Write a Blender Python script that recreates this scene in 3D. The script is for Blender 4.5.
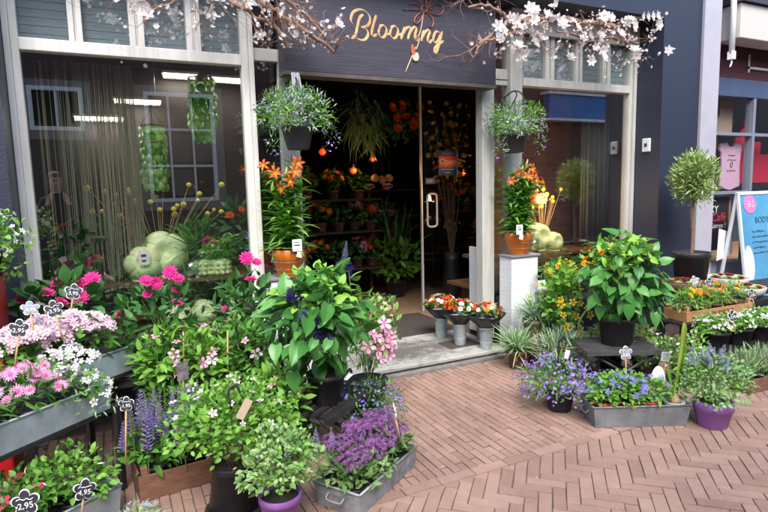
import bpy, bmesh, math, random
import numpy as np
from mathutils import Vector, Matrix, Euler
random.seed(7)
RNG = np.random.default_rng(11)
PI = math.pi
for o in list(bpy.data.objects): bpy.data.objects.remove(o)
S = bpy.context.scene
COL = S.collection
# ------------------------------------------------------------------ camera
cam = bpy.data.cameras.new('camera'); camo = bpy.data.objects.new('camera', cam); COL.objects.link(camo)
YAW, PITCH, ROLL = math.radians(25.898), math.radians(6.977), math.radians(-1.407)
fwd = Vector((math.sin(YAW)*math.cos(PITCH), math.cos(YAW)*math.cos(PITCH), -math.sin(PITCH)))
rt = Vector((math.cos(YAW), -math.sin(YAW), 0)); up = rt.cross(fwd)
r2 = math.cos(ROLL)*rt + math.sin(ROLL)*up; u2 = -math.sin(ROLL)*rt + math.cos(ROLL)*up
camo.matrix_world = Matrix(((r2.x, u2.x, -fwd.x, 0), (r2.y, u2.y, -fwd.y, 0), (r2.z, u2.z, -fwd.z, 1.5), (0, 0, 0, 1)))
cam.sensor_width = 36; cam.lens = 557.45/768*36; cam.clip_end = 3000; cam.clip_start = .02
S.camera = camo
# ------------------------------------------------------------------ light
SUN_EL, SUN_AZ = math.radians(50), math.radians(200)
W = bpy.data.worlds.new('World'); S.world = W; W.use_nodes = True
nt = W.node_tree; bg = nt.nodes['Background']; sky = nt.nodes.new('ShaderNodeTexSky')
sky.sky_type = 'NISHITA'; sky.sun_disc = False; sky.sun_elevation = SUN_EL; sky.sun_rotation = SUN_AZ
sky.air_density = 1.0; sky.dust_density = 2.0; sky.ozone_density = .8
nt.links.new(sky.outputs[0], bg.inputs[0]); bg.inputs[1].default_value = .15
sun = bpy.data.lights.new('sun', 'SUN'); suno = bpy.data.objects.new('sun', sun); COL.objects.link(suno)
sun.energy = 1.45; sun.angle = math.radians(32); sun.color = (1, .97, .92)
sd = Vector((math.sin(SUN_AZ)*math.cos(SUN_EL), math.cos(SUN_AZ)*math.cos(SUN_EL), math.sin(SUN_EL)))
suno.rotation_euler = sd.to_track_quat('Z', 'Y').to_euler()
S.view_settings.view_transform = 'Standard'; S.view_settings.look = 'None'
S.view_settings.exposure = 1.72; S.view_settings.gamma = 1
S.render.engine = 'CYCLES'
try:
    S.cycles.transparent_max_bounces = 16; S.cycles.max_bounces = 8
except Exception: pass
# ------------------------------------------------------------------ materials
MATS = {}
def mat(name, col, rough=.6, col2=None, nscale=8, bump=0, bscale=40, metal=0, island=0, trans=0, spec=.5, emit=None, stretch=None, lo=.35, hi=.65):
    if name in MATS: return MATS[name]
    m = bpy.data.materials.new(name); m.use_nodes = True; t = m.node_tree; N = t.nodes; Lk = t.links
    b = N['Principled BSDF']; b.inputs['Roughness'].default_value = rough; b.inputs['Metallic'].default_value = metal
    b.inputs['Specular IOR Level'].default_value = spec
    c1 = (*col, 1); b.inputs['Base Color'].default_value = c1
    csock = None
    tc = N.new('ShaderNodeTexCoord'); mp = N.new('ShaderNodeMapping'); Lk.new(tc.outputs['Object'], mp.inputs[0])
    if stretch: mp.inputs['Scale'].default_value = stretch
    if col2:
        mx = N.new('ShaderNodeMix'); mx.data_type = 'RGBA'; mx.inputs[6].default_value = c1; mx.inputs[7].default_value = (*col2, 1)
        if island:
            g = N.new('ShaderNodeNewGeometry'); Lk.new(g.outputs['Random Per Island'], mx.inputs[0])
        else:
            nz = N.new('ShaderNodeTexNoise'); nz.inputs['Scale'].default_value = nscale; nz.inputs['Detail'].default_value = 6; nz.inputs['Roughness'].default_value = .65
            Lk.new(mp.outputs[0], nz.inputs['Vector'])
            mr = N.new('ShaderNodeMapRange'); mr.inputs[1].default_value = lo; mr.inputs[2].default_value = hi
            Lk.new(nz.outputs[0], mr.inputs[0]); Lk.new(mr.outputs[0], mx.inputs[0])
        csock = mx.outputs[2]; Lk.new(csock, b.inputs['Base Color'])
    if bump:
        nb = N.new('ShaderNodeTexNoise'); nb.inputs['Scale'].default_value = bscale; nb.inputs['Detail'].default_value = 5
        Lk.new(mp.outputs[0], nb.inputs['Vector'])
        bp = N.new('ShaderNodeBump'); bp.inputs['Strength'].default_value = bump; bp.inputs['Distance'].default_value = .01
        Lk.new(nb.outputs[0], bp.inputs['Height']); Lk.new(bp.outputs[0], b.inputs['Normal'])
    if trans:
        tr = N.new('ShaderNodeBsdfTranslucent'); ms = N.new('ShaderNodeMixShader'); ms.inputs[0].default_value = trans
        if csock: Lk.new(csock, tr.inputs[0])
        else: tr.inputs[0].default_value = c1
        Lk.new(b.outputs[0], ms.inputs[1]); Lk.new(tr.outputs[0], ms.inputs[2]); Lk.new(ms.outputs[0], N['Material Output'].inputs[0])
    if emit:
        b.inputs['Emission Color'].default_value = (*emit[0], 1); b.inputs['Emission Strength'].default_value = emit[1]
    MATS[name] = m; return m
def brick_mat(name, c1, c2, mortar, scale=1, bump=.4):
    m = bpy.data.materials.new(name); m.use_nodes = True; t = m.node_tree; N = t.nodes; Lk = t.links; b = N['Principled BSDF']
    tc = N.new('ShaderNodeTexCoord'); sx = N.new('ShaderNodeSeparateXYZ'); cx = N.new('ShaderNodeCombineXYZ')
    Lk.new(tc.outputs['Object'], sx.inputs[0]); Lk.new(sx.outputs[0], cx.inputs[0]); Lk.new(sx.outputs[2], cx.inputs[1])
    br = N.new('ShaderNodeTexBrick'); Lk.new(cx.outputs[0], br.inputs[0])
    br.inputs['Color1'].default_value = (*c1, 1); br.inputs['Color2'].default_value = (*c2, 1); br.inputs['Mortar'].default_value = (*mortar, 1)
    br.inputs['Scale'].default_value = scale; br.inputs['Brick Width'].default_value = .215; br.inputs['Row Height'].default_value = .065; br.inputs['Mortar Size'].default_value = .006
    nz = N.new('ShaderNodeTexNoise'); nz.inputs['Scale'].default_value = 5; nz.inputs['Detail'].default_value = 6; Lk.new(tc.outputs['Object'], nz.inputs[0])
    mx = N.new('ShaderNodeMix'); mx.data_type = 'RGBA'; mx.blend_type = 'MULTIPLY'; mx.inputs[0].default_value = .6
    Lk.new(br.outputs[0], mx.inputs[6]); Lk.new(nz.outputs[0], mx.inputs[7]); Lk.new(mx.outputs[2], b.inputs['Base Color'])
    bp = N.new('ShaderNodeBump'); bp.inputs['Strength'].default_value = bump; bp.inputs['Distance'].default_value = .01; bp.invert = True
    Lk.new(br.outputs[1], bp.inputs['Height']); Lk.new(bp.outputs[0], b.inputs['Normal']); b.inputs['Roughness'].default_value = .85
    MATS[name] = m; return m
def glass_mat(name, refl, tint=(.9, .93, .92), edge=.7):
    m = bpy.data.materials.new(name); m.use_nodes = True; t = m.node_tree; N = t.nodes; Lk = t.links; N.remove(N['Principled BSDF'])
    tr = N.new('ShaderNodeBsdfTransparent'); tr.inputs[0].default_value = (*tint, 1)
    gl = N.new('ShaderNodeBsdfGlossy'); gl.inputs['Roughness'].default_value = .0; gl.inputs[0].default_value = (1, 1, 1, 1)
    lw = N.new('ShaderNodeLayerWeight'); lw.inputs[0].default_value = .5; pw = N.new('ShaderNodeMath'); pw.operation = 'POWER'; pw.inputs[1].default_value = 4; Lk.new(lw.outputs['Facing'], pw.inputs[0]); fr = N.new('ShaderNodeMath'); fr.operation = 'MULTIPLY'; fr.inputs[1].default_value = edge; Lk.new(pw.outputs[0], fr.inputs[0])
    ad = N.new('ShaderNodeMath'); ad.operation = 'ADD'; ad.use_clamp = True; ad.inputs[1].default_value = refl; Lk.new(fr.outputs[0], ad.inputs[0])
    ms = N.new('ShaderNodeMixShader'); Lk.new(ad.outputs[0], ms.inputs[0]); Lk.new(tr.outputs[0], ms.inputs[1]); Lk.new(gl.outputs[0], ms.inputs[2])
    Lk.new(ms.outputs[0], N['Material Output'].inputs[0]); MATS[name] = m; return m
def leafm(name, a, b, rough=.45, trans=.28): return mat(name, (a[0]*1.15, a[1]*1.32, a[2]*.95), rough, (b[0]*1.15, b[1]*1.32, b[2]*.95), island=1, trans=trans, spec=.35)
def petm(name, a, b, trans=.25): return mat(name, a, .6, b, island=1, trans=trans, spec=.2)
WHITE = mat('white_paint', (.66, .65, .61), .45, (.50, .49, .45), nscale=5, bump=.08, stretch=(4, 4, .5), lo=.4, hi=.75)
GREYF = mat('grey_frame_paint', (.46, .46, .43), .45, (.34, .34, .31), nscale=5, bump=.08, stretch=(4, 4, .5), lo=.4, hi=.75)
NAVY = mat('navy_wall_paint', (.017, .022, .041), .5, (.085, .092, .11), nscale=38, bump=.25, bscale=60, lo=.63, hi=.85)
SIGNM = mat('slate_sign_board', (.032, .029, .042), .5, (.048, .043, .060), nscale=6, bump=.22, bscale=22, stretch=(.6, 4, 9))
GOLD = mat('gold_lettering', (.60, .42, .20), .5, (.50, .26, .09), nscale=9)
COPPER = mat('copper_line', (.46, .13, .05), .5, (.34, .09, .035), nscale=20)
CREAM = mat('cream_leaf', (.7, .62, .38), .5)
GLASS = glass_mat('shop_glass', .19); GLASS2 = glass_mat('door_glass', .012, (.97, .98, .98), .15)
BLIND = mat('pale_blind', (.36, .42, .47), .6, (.29, .34, .39), nscale=1.5, stretch=(1, 1, 12))
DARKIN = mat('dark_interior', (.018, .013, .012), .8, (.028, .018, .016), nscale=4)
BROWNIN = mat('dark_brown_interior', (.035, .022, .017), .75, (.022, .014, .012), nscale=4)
TANF = mat('tan_floor', (.36, .24, .15), .35, (.29, .19, .12), nscale=6)
MATM = mat('entrance_mat', (.045, .037, .035), .95, (.065, .052, .048), nscale=60, bump=.6, bscale=300)
THRESH = mat('weathered_threshold', (.40, .395, .37), .75, (.20, .19, .175), nscale=3.2, bump=.5, bscale=12, stretch=(.6, 5, 5), lo=.42, hi=.72)
STONE = mat('kerb_stone', (.21, .20, .18), .85, (.13, .12, .11), nscale=14, bump=.4)
PEDM = mat('white_brick_paint', (.66, .69, .70), .6, (.56, .59, .60), nscale=3, bump=.1)
SLATE = mat('slate_slab', (.2, .2, .22), .6, (.14, .14, .16), nscale=10)
ZINC = mat('zinc_sheet', (.36, .39, .41), .55, (.17, .19, .20), nscale=11, metal=.25, bump=.1, bscale=25)
ZINCL = mat('bright_zinc', (.44, .50, .53), .5, (.30, .35, .38), nscale=9, metal=.15)
BLACKM = mat('black_metal', (.012, .012, .014), .45, (.025, .024, .025), nscale=20)
BLACKP = mat('black_plastic', (.013, .013, .016), .4, (.019, .019, .023), nscale=12)
GREYP = mat('dark_grey_plastic', (.028, .029, .038), .45)
SOIL = mat('potting_soil', (.028, .018, .012), .95, (.05, .034, .022), nscale=60, bump=1, bscale=120)
ORANGEP = mat('orange_pot', (.78, .20, .012), .4, (.68, .155, .01), nscale=9)
REDP = mat('red_pot', (.50, .045, .02), .45, (.42, .03, .015), nscale=9)
REDBOX = mat('red_box', (.55, .012, .015), .35, (.45, .01, .012), nscale=5)
PURPLEP = mat('purple_pot', (.29, .12, .40), .38, (.25, .10, .35), nscale=8)
TERRA = mat('brown_clay', (.10, .042, .028), .75, (.16, .08, .055), nscale=9, bump=.2)
WOODC = mat('crate_wood', (.22, .105, .06), .75, (.11, .052, .032), nscale=6, bump=.3, bscale=30, stretch=(2, 10, 10))
WOODL = mat('pale_crate_wood', (.42, .22, .10), .7, (.32, .16, .07), nscale=8, bump=.2, stretch=(2, 10, 10))
CANE = mat('bamboo_cane', (.45, .30, .12), .6)
WOODD = mat('brown_shelf_wood', (.13, .065, .035), .6, (.08, .04, .02), nscale=6, stretch=(1, 8, 8))
STEM = mat('green_stem', (.10, .17, .05), .6)
BROWNST = mat('brown_stem', (.14, .08, .05), .8, (.22, .14, .09), nscale=30, bump=.4, bscale=80)
TWIG = mat('willow_twig', (.17, .085, .055), .75, (.27, .17, .12), nscale=14)
CHROME = mat('brushed_steel', (.62, .62, .61), .35, metal=.25)
WIRE = mat('grey_wire', (.2, .2, .19), .4, metal=.6)
CHALK = mat('chalk_white', (.75, .75, .74), .8)
BOARD = mat('chalkboard', (.022, .022, .034), .6)
PUMP = mat('pale_green_ceramic', (.64, .72, .40), .35, (.56, .66, .33), nscale=5)
PAPER = mat('white_paper', (.75, .75, .74), .8)
CAPIZ = mat('green_capiz', (.08, .30, .03), .4, (.46, .66, .28), island=1, trans=.25)
STRING = mat('olive_string', (.21, .20, .13), .9, (.33, .31, .23), island=1)
CURT = mat('grey_curtain', (.085, .095, .085), .9, (.06, .068, .06), nscale=5)
BLACKWRAP = mat('black_wrap', (.010, .010, .014), .3)
LAV = mat('lavender_grey_render', (.36, .355, .41), .7, (.31, .305, .36), nscale=3, bump=.15)
BEIGE = mat('beige_cassette', (.52, .48, .44), .6, (.48, .44, .41), nscale=2)
MAROON = mat('maroon_brick', (.085, .022, .024), .8, (.06, .016, .018), nscale=9)
BLUEF = mat('blue_fascia', (.05, .075, .15), .5, (.04, .06, .12), nscale=4)
# ------------------------------------------------------------------ mesh helpers
class MB:
    def __init__(s): s.v = []; s.f = []; s.m = []; s.sm = []
    def add(s, V, F, mi=0, smooth=False):
        o = len(s.v); s.v.extend([tuple(p) for p in V])
        for f in F: s.f.append([i+o for i in f]); s.m.append(mi); s.sm.append(smooth)
    def box(s, a, b, mi=0, M=None, taper=0):
        x0, y0, z0 = a; x1, y1, z1 = b; t = taper
        V = [(x0+t, y0+t, z0), (x1-t, y0+t, z0), (x1-t, y1-t, z0), (x0+t, y1-t, z0), (x0, y0, z1), (x1, y0, z1), (x1, y1, z1), (x0, y1, z1)]
        if M is not None: V = [M @ Vector(p) for p in V]
        s.add(V, [(3, 2, 1, 0), (4, 5, 6, 7), (0, 1, 5, 4), (1, 2, 6, 5), (2, 3, 7, 6), (3, 0, 4, 7)], mi); return s
    def tube(s, pts, r, n=6, mi=0, cap=True):
        pts = [Vector(p) for p in pts]; k = len(pts)
        rr = r if isinstance(r, (list, tuple)) else [r]*k
        V = []; prev = None
        for i, p in enumerate(pts):
            d = (pts[min(i+1, k-1)]-pts[max(i-1, 0)])
            if d.length < 1e-9: d = Vector((0, 0, 1))
            d.normalize()
            if prev is None:
                a = Vector((0, 0, 1)) if abs(d.z) < .9 else Vector((1, 0, 0)); x = d.cross(a).normalized()
            else:
                x = prev - d*prev.dot(d); x = x.normalized() if x.length > 1e-6 else d.orthogonal().normalized()
            prev = x; y = d.cross(x)
            for j in range(n):
                a = 2*PI*j/n; V.append(p+(x*math.cos(a)+y*math.sin(a))*rr[i])
        F = []
        for i in range(k-1):
            for j in range(n):
                F.append((i*n+j, i*n+(j+1) % n, (i+1)*n+(j+1) % n, (i+1)*n+j))
        if cap: F.append(tuple(range(n-1, -1, -1))); F.append(tuple((k-1)*n+j for j in range(n)))
        s.add(V, F, mi, n > 5); return s
    def lathe(s, prof, n=28, c=(0, 0, 0), mi=0, smooth=True, lob=None):
        V = []
        for r, z in prof:
            for j in range(n):
                a = 2*PI*j/n; q = r*(lob(a, z) if lob else 1); V.append((c[0]+q*math.cos(a), c[1]+q*math.sin(a), c[2]+z))
        F = []
        for i in range(len(prof)-1):
            for j in range(n):
                F.append((i*n+j, i*n+(j+1) % n, (i+1)*n+(j+1) % n, (i+1)*n+j))
        s.add(V, F, mi, smooth); return s
    def prism(s, pts, d, mi=0, M=None):
        n = len(pts); V = [(x, y, 0) for x, y in pts]+[(x, y, d) for x, y in pts]
        if M is not None: V = [M @ Vector(p) for p in V]
        F = [tuple(range(n-1, -1, -1)), tuple(range(n, 2*n))]+[(i, (i+1) % n, n+(i+1) % n, n+i) for i in range(n)]
        s.add(V, F, mi); return s
    def build(s, name, mats, parent=None, bevel=0):
        me = bpy.data.meshes.new(name); me.from_pydata(s.v, [], s.f)
        for m in (mats if isinstance(mats, (list, tuple)) else [mats]): me.materials.append(m)
        me.polygons.foreach_set('material_index', s.m); me.polygons.foreach_set('use_smooth', s.sm); me.update()
        return link(name, me, parent, bevel)
def link(name, me, parent=None, bevel=0):
    o = bpy.data.objects.new(name, me); COL.objects.link(o)
    if parent is not None: o.parent = parent
    if bevel:
        b = o.modifiers.new('bevel', 'BEVEL'); b.width = bevel; b.segments = 2; b.limit_method = 'ANGLE'
    return o
def tag(o, label, cat, group=None, kind=None):
    if label: o['label'] = label
    if cat: o['category'] = cat
    if group: o['group'] = group
    if kind: o['kind'] = kind
    return o
def thing(name, label, cat, loc=(0, 0, 0), rz=0, group=None, scale=1):
    o = bpy.data.objects.new(name, None); COL.objects.link(o); o.location = loc; o.rotation_euler = (0, 0, rz); o.empty_display_size = .05
    o.scale = (scale,)*3
    return tag(o, label, cat, group)
def copy_tree(o, parent=None):
    c = o.copy(); COL.objects.link(c); c.parent = parent
    for ch in list(o.children): copy_tree(ch, c)
    return c
def stuff(o): o['kind'] = 'stuff'; return o
def structure(o): o['kind'] = 'structure'; return o
def catmull(P, n=6):
    P = [Vector(p) for p in P]; out = []
    for i in range(len(P)-1):
        a = P[max(i-1, 0)]; b = P[i]; c = P[i+1]; d = P[min(i+2, len(P)-1)]
        for k in range(n):
            t = k/n; out.append(.5*((2*b)+(c-a)*t+(2*a-5*b+4*c-d)*t*t+(3*b-a-3*c+d)*t**3))
    out.append(P[-1]); return out
# frame from direction (Y axis) and normal hint (Z axis)
def frames(D, Nn):
    D = D/np.maximum(np.linalg.norm(D, axis=1, keepdims=True), 1e-9)
    X = np.cross(D, Nn); l = np.linalg.norm(X, axis=1, keepdims=True)
    bad = l[:, 0] < 1e-5
    if bad.any(): X[bad] = np.cross(D[bad], np.array([[.31, .77, .55]])); l = np.linalg.norm(X, axis=1, keepdims=True)
    X = X/l; Z = np.cross(X, D); return np.stack([X, D, Z], 2)
def scatter(name, tmpl, P, R, Sc, mats, parent=None, smooth=True):
    TV, TF, TM = tmpl; N = len(P); nv = len(TV)
    if np.ndim(Sc) == 1: Sc = np.repeat(np.asarray(Sc)[:, None], 3, 1)
    V = np.einsum('nij,nkj->nki', R, TV[None]*Sc[:, None, :])+P[:, None, :]
    lens = np.array([len(f) for f in TF]); flat = np.array([i for f in TF for i in f])
    loops = (flat[None]+(np.arange(N)*nv)[:, None]).ravel(); ll = np.tile(lens, N); ls = np.concatenate([[0], np.cumsum(ll)[:-1]])
    me = bpy.data.meshes.new(name)
    me.vertices.add(N*nv); me.vertices.foreach_set('co', V.astype(np.float32).ravel())
    me.loops.add(len(loops)); me.loops.foreach_set('vertex_index', loops.astype(np.int32))
    me.polygons.add(len(ll)); me.polygons.foreach_set('loop_start', ls.astype(np.int32)); me.polygons.foreach_set('loop_total', ll.astype(np.int32))
    for m in mats: me.materials.append(m)
    me.polygons.foreach_set('material_index', np.tile(np.array(TM), N).astype(np.int32))
    me.polygons.foreach_set('use_smooth', np.full(len(ll), smooth)); me.update(calc_edges=True)
    return link(name, me, parent)
# leaf templates, unit length along +Y
def leaf_t(w=.5, fold=.08, droop=.15, base=.3):
    V = np.array([(0, 0, 0), (-w*.42, base, fold), (0, base, 0), (w*.42, base, fold), (-w*.36, .66, fold*.6-droop*.4), (0, .66, -droop*.45), (w*.36, .66, fold*.6-droop*.4), (0, 1, -droop)])
    F = [(0, 2, 1), (0, 3, 2), (1, 2, 5, 4), (2, 3, 6, 5), (4, 5, 7), (5, 6, 7)]
    return V, F, [0]*6
def bigleaf_t(w=.72, droop=.3, heart=.12):
    V = []; F = []; rows = 9; half = 3
    for i in range(rows+1):
        t = i/rows; wd = w*.5*(math.sin(PI*min(1, (t*.92+.10))**.72))**.9 if i < rows else 0.004
        for j in range(-half, half+1):
            q = j/half; back = -heart*abs(q)**1.5*(1-t)*1.2
            z = .10*abs(q)*(1-t*.5) - droop*t*t + (.012 if (i % 2) else -.012)*(abs(q) if abs(q) < .9 else .3)
            V.append((q*wd, t+back+abs(q)*.05*(1-t), z))
    n = 2*half+1
    for i in range(rows):
        for j in range(n-1): F.append((i*n+j, i*n+j+1, (i+1)*n+j+1, (i+1)*n+j))
    o = len(V); V += [(-.012, -.35, -.03), (.012, -.35, -.03), (.012, .05, 0), (-.012, .05, 0)]; F.append((o, o+1, o+2, o+3))
    return np.array(V), F, [0]*(len(F)-1)+[1]
def strap_t(w=.06, droop=.5, n=6):
    V = []; F = []
    for i in range(n+1):
        t = i/n; wd = w*.5*(1-t**2.2)+.002; y = t*(1-.25*droop*t); z = -droop*t*t*.8
        V += [(-wd, y, z+wd*.3), (0, y, z), (wd, y, z+wd*.3)]
    for i in range(n): F += [(3*i, 3*i+1, 3*i+4, 3*i+3), (3*i+1, 3*i+2, 3*i+5, 3*i+4)]
    return np.array(V), F, [0]*len(F)
def flower_t(n=5, w=.5, cup=.2, inner=.12, centre=True, notch=0, layers=1, droop=0.):
    V = []; F = []; Mi = []
    for L in range(layers):
        sc = 1-.3*L; cp = cup+.35*L
        for k in range(n):
            a = 2*PI*(k+.5*L)/n; c, s_ = math.cos(a), math.sin(a); o = len(V)
            for (x, y) in ((0, inner), (-w*.5, .62), (0, .6), (w*.5, .62), (-w*.25, .95), (0, 1-notch), (w*.25, .95)):
                x *= sc; yy = y*sc; z = cp*yy - droop*yy*yy + .04*L + (.05 if x else 0)
                V.append((x*c-yy*s_, x*s_+yy*c, z))
            F += [(o, o+2, o+1), (o, o+3, o+2), (o+1, o+2, o+5, o+4), (o+2, o+3, o+6, o+5)]; Mi += [0]*4
    if centre:
        o = len(V)
        for k in range(6): V.append((inner*1.25*math.cos(k*PI/3), inner*1.25*math.sin(k*PI/3), .04+.02*layers))
        V.append((0, 0, .12+.05*layers))
        for k in range(6): F.append((o+k, o+(k+1) % 6, o+6)); Mi.append(1)
    return np.array(V), F, Mi
def lily_t():
    V = []; F = []; Mi = []
    for k in range(6):
        a = 2*PI*k/6; c, s_ = math.cos(a), math.sin(a); o = len(V)
        for t, w_, z, y in ((0, .03, 0, .03), (.35, .13, .35, .2), (.7, .17, .5, .55), (.9, .1, .42, .85), (1, .01, .25, 1.0)):
            for x in (-w_, 0, w_): V.append((x*c-y*s_, x*s_+y*c, z+(.03 if x else 0)))
        for i in range(4): F += [(o+3*i, o+3*i+1, o+3*i+4, o+3*i+3), (o+3*i+1, o+3*i+2, o+3*i+5, o+3*i+4)]; Mi += [1 if i < 1 else 0]*2
    for k in range(6):
        a = 2*PI*(k+.5)/6; o = len(V); x, y = .16*math.cos(a), .16*math.sin(a)
        V += [(0, .012, .05), (0, -.012, .05), (x, y-.012, .62), (x, y+.012, .62)]; F.append((o, o+1, o+2, o+3)); Mi.append(1)
    return np.array(V), F, Mi
def bit_t():     # a tiny two-lobed blossom
    V = np.array([(0, 0, 0), (-.5, .35, .1), (0, .9, .15), (.5, .35, .1), (-.55, -.2, .1), (-.1, -.6, .12), (.35, -.45, .1), (.6, -.1, .12)])
    return V, [(0, 3, 2, 1), (0, 1, 4, 5), (0, 5, 6), (0, 6, 7, 3)], [0]*4
LEAF = leaf_t(); LEAFW = leaf_t(.7, .08, .2, .35); LEAFN = leaf_t(.24, .05, .25); NEEDLE = leaf_t(.12, .02, .1); BIG = bigleaf_t(); STRAP = strap_t(); LILYLEAF = strap_t(.25, .5)
F5 = flower_t(5, .62, .15, .1); F5N = flower_t(5, .62, .15, .1, False); DAISY = flower_t(16, .24, .1, .2); STAR = flower_t(5, .62, .1, .1, True); ZIN = flower_t(12, .38, .12, .1, True, 0, 3); BIT = bit_t(); LILY = lily_t(); MAGN = flower_t(6, .55, .45, .08, True, 0, 2); ROSE = flower_t(6, .8, .5, .05, True, 0, 3)
UP = np.array([0, 0, 1.])
def cloud(n, c, rad, clumps=16, tight=.32, shell=.55, zmin=-.55):
    """points in an uneven clumped crown; returns points and outward directions"""
    c = np.array(c); rad = np.array(rad)
    d = RNG.normal(size=(clumps*4, 3)); d /= np.linalg.norm(d, axis=1, keepdims=True); d = d[d[:, 2] > zmin][:clumps]
    k = len(d); cc = d*(shell+(1-shell)*RNG.random((k, 1)))
    w = RNG.random(k)+.35; idx = RNG.choice(k, n, p=w/w.sum())
    q = cc[idx]+RNG.normal(size=(n, 3))*tight*(.6+.8*RNG.random((k, 1)))[idx]
    fill = RNG.random(n) < .3; g = RNG.normal(size=(n, 3)); g /= np.linalg.norm(g, axis=1, keepdims=True)
    q[fill] = (g*RNG.random((n, 1))**.4*.85)[fill]
    ln = np.linalg.norm(q, axis=1, keepdims=True); q = np.where(ln > 1.12, q/ln*1.12, q); q[:, 2] = np.maximum(q[:, 2], zmin-.15)
    out = q/np.maximum(np.linalg.norm(q, axis=1, keepdims=True), 1e-6)
    return c+q*rad, out, c+cc*rad
def leaves(parent, n, c, rad, tmpl, L, mats, name='foliage', clumps=16, tight=.32, upb=.35, jit=.6, var=.35, flat=.8, shell=.55, zmin=-.55, label=None):
    P, out, cc = cloud(n, c, rad, clumps, tight, shell, zmin)
    D = out+UP*upb+RNG.normal(size=P.shape)*jit
    Nn = UP*flat+out*.5+RNG.normal(size=P.shape)*.35
    Sc = L*(1-var+2*var*RNG.random(n))
    o = scatter(name, tmpl, P, frames(D, Nn), Sc, mats, parent)
    if label: o['label'] = label
    return cc
def blooms(parent, n, c, rad, tmpl, L, mats, name='blossoms', zmin=.0, jit=.35, shell=(.9, 1.1), clumps=0, tight=.15, kind=True, face=(0, 0, .4), var=.25):
    c = np.array(c, float); rad = np.array(rad)
    d = RNG.normal(size=(n*8+40, 3)); d /= np.linalg.norm(d, axis=1, keepdims=True)
    d = d[d[:, 2] > zmin]
    if clumps:
        base = d[:clumps]; d = base[RNG.integers(0, len(base), n)]+RNG.normal(size=(n, 3))*tight; d /= np.linalg.norm(d, axis=1, keepdims=True)
    d = d[:n]; q = d*(shell[0]+(shell[1]-shell[0])*RNG.random((len(d), 1)))
    Nn = d+np.array(face)+RNG.normal(size=d.shape)*jit
    D = RNG.normal(size=d.shape); D -= Nn*(D*Nn).sum(1, keepdims=True)/(Nn*Nn).sum(1, keepdims=True)
    if not kind and len(d) <= 26 and name != 'flower_head':      # few enough to count: every blossom its own object
        R = frames(D, Nn); f0 = None
        for i in range(len(d)):
            if f0 is None: f0 = o = scatter(name, tmpl, np.zeros((1, 3)), np.eye(3)[None], np.array([1.]), mats, parent)
            else: o = f0.copy(); COL.objects.link(o); o.parent = parent
            o.location = c+q[i]*rad; o.rotation_euler = Matrix(R[i].tolist()).to_euler(); o.scale = (L*(1-var+2*var*RNG.random()),)*3
        return f0
    o = scatter(name, tmpl, c+q*rad, frames(D, Nn), L*(1-var+2*var*RNG.random(len(d))), mats, parent)
    if kind: stuff(o)
    return o
def heads(parent, spots, tmpl, L, mats, name='blossom', jit=.3, label=None):
    """single blossoms, each an object of its own sharing one mesh; spots: (pos, normal)"""
    first = None; outl = []
    for i, (p, nrm) in enumerate(spots):
        n_ = Vector(nrm)+Vector(RNG.normal(size=3)*jit); n_.normalize()
        if first is None:
            o = scatter(name, tmpl, np.zeros((1, 3)), np.eye(3)[None], np.array([1.]), mats, parent); first = o
        else:
            o = first.copy(); COL.objects.link(o); o.parent = parent
        o.location = p; o.rotation_mode = 'QUATERNION'; o.rotation_quaternion = n_.to_track_quat('Z', 'Y') @ Euler((0, 0, RNG.random()*6)).to_quaternion()
        o.scale = (L*(.8+.4*RNG.random()),)*3; outl.append(o)
    return outl
def stems(parent, base, tips, r=.003, m=None, name='stems', sag=.0):
    b = MB(); base = Vector(base)
    for t in tips:
        t = Vector(t); mid = base.lerp(t, .55)+Vector((0, 0, .12*(t-base).length)); b.tube([base+Vector(RNG.normal(size=3)*.012), mid, t], [r, r*.8, r*.5], 5)
    return b.build(name, m or STEM, parent)
def pot(parent, r0, r1, h, m, z=0, rim=.012, rimw=.005, c=(0, 0), name='pot', soil=True, n=32):
    b = MB(); b.lathe([(0, 0), (r0*.96, 0), (r0, .004), (r1, h-rim*1.6), (r1+rimw, h-rim*1.5), (r1+rimw, h-.002), (r1+rimw*.6, h), (r1-.003, h), (r1-.006, h-.03), (0.001, h-.032)], n, (c[0], c[1], z))
    p = b.build(name, m, parent)
    if soil:
        s = MB(); s.lathe([(r1-.007, h-.022), (r1*.5, h-.014), (.001, h-.012)], 20, (c[0], c[1], z)); s.build('soil', SOIL, parent)
    return p
def text(s, size, parent, M, m, name='lettering', depth=.002, align='CENTER', shear=0):
    cu = bpy.data.curves.new('t', 'FONT'); cu.body = s; cu.size = size; cu.align_x = align; cu.align_y = 'CENTER'; cu.extrude = depth; cu.shear = shear; cu.resolution_u = 3
    o = bpy.data.objects.new('t', cu); COL.objects.link(o); dg = bpy.context.evaluated_depsgraph_get(); dg.update()
    me = bpy.data.meshes.new_from_object(o.evaluated_get(dg)); bpy.data.objects.remove(o); me.materials.clear(); me.materials.append(m)
    r = link(name, me, parent); r.matrix_local = M; return r
def XZ(x, y, z, rz=0):   # plane facing -Y
    return Matrix.Translation((x, y, z)) @ Matrix.Rotation(rz, 4, 'Z') @ Matrix.Rotation(PI/2, 4, 'X')
def scribble(n, w, h):   # illegible hand-written line
    pts = []
    for i in range(n): pts.append((w*(i/(n-1)-.5), h*(RNG.random()-.5)*(1 if i % 2 else -1)*1.6+0))
    return pts
def bx(name, a, b, m, parent=None, bevel=0, rz=0): return MB().box(a, b).build(name, m, parent, bevel)
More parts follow.
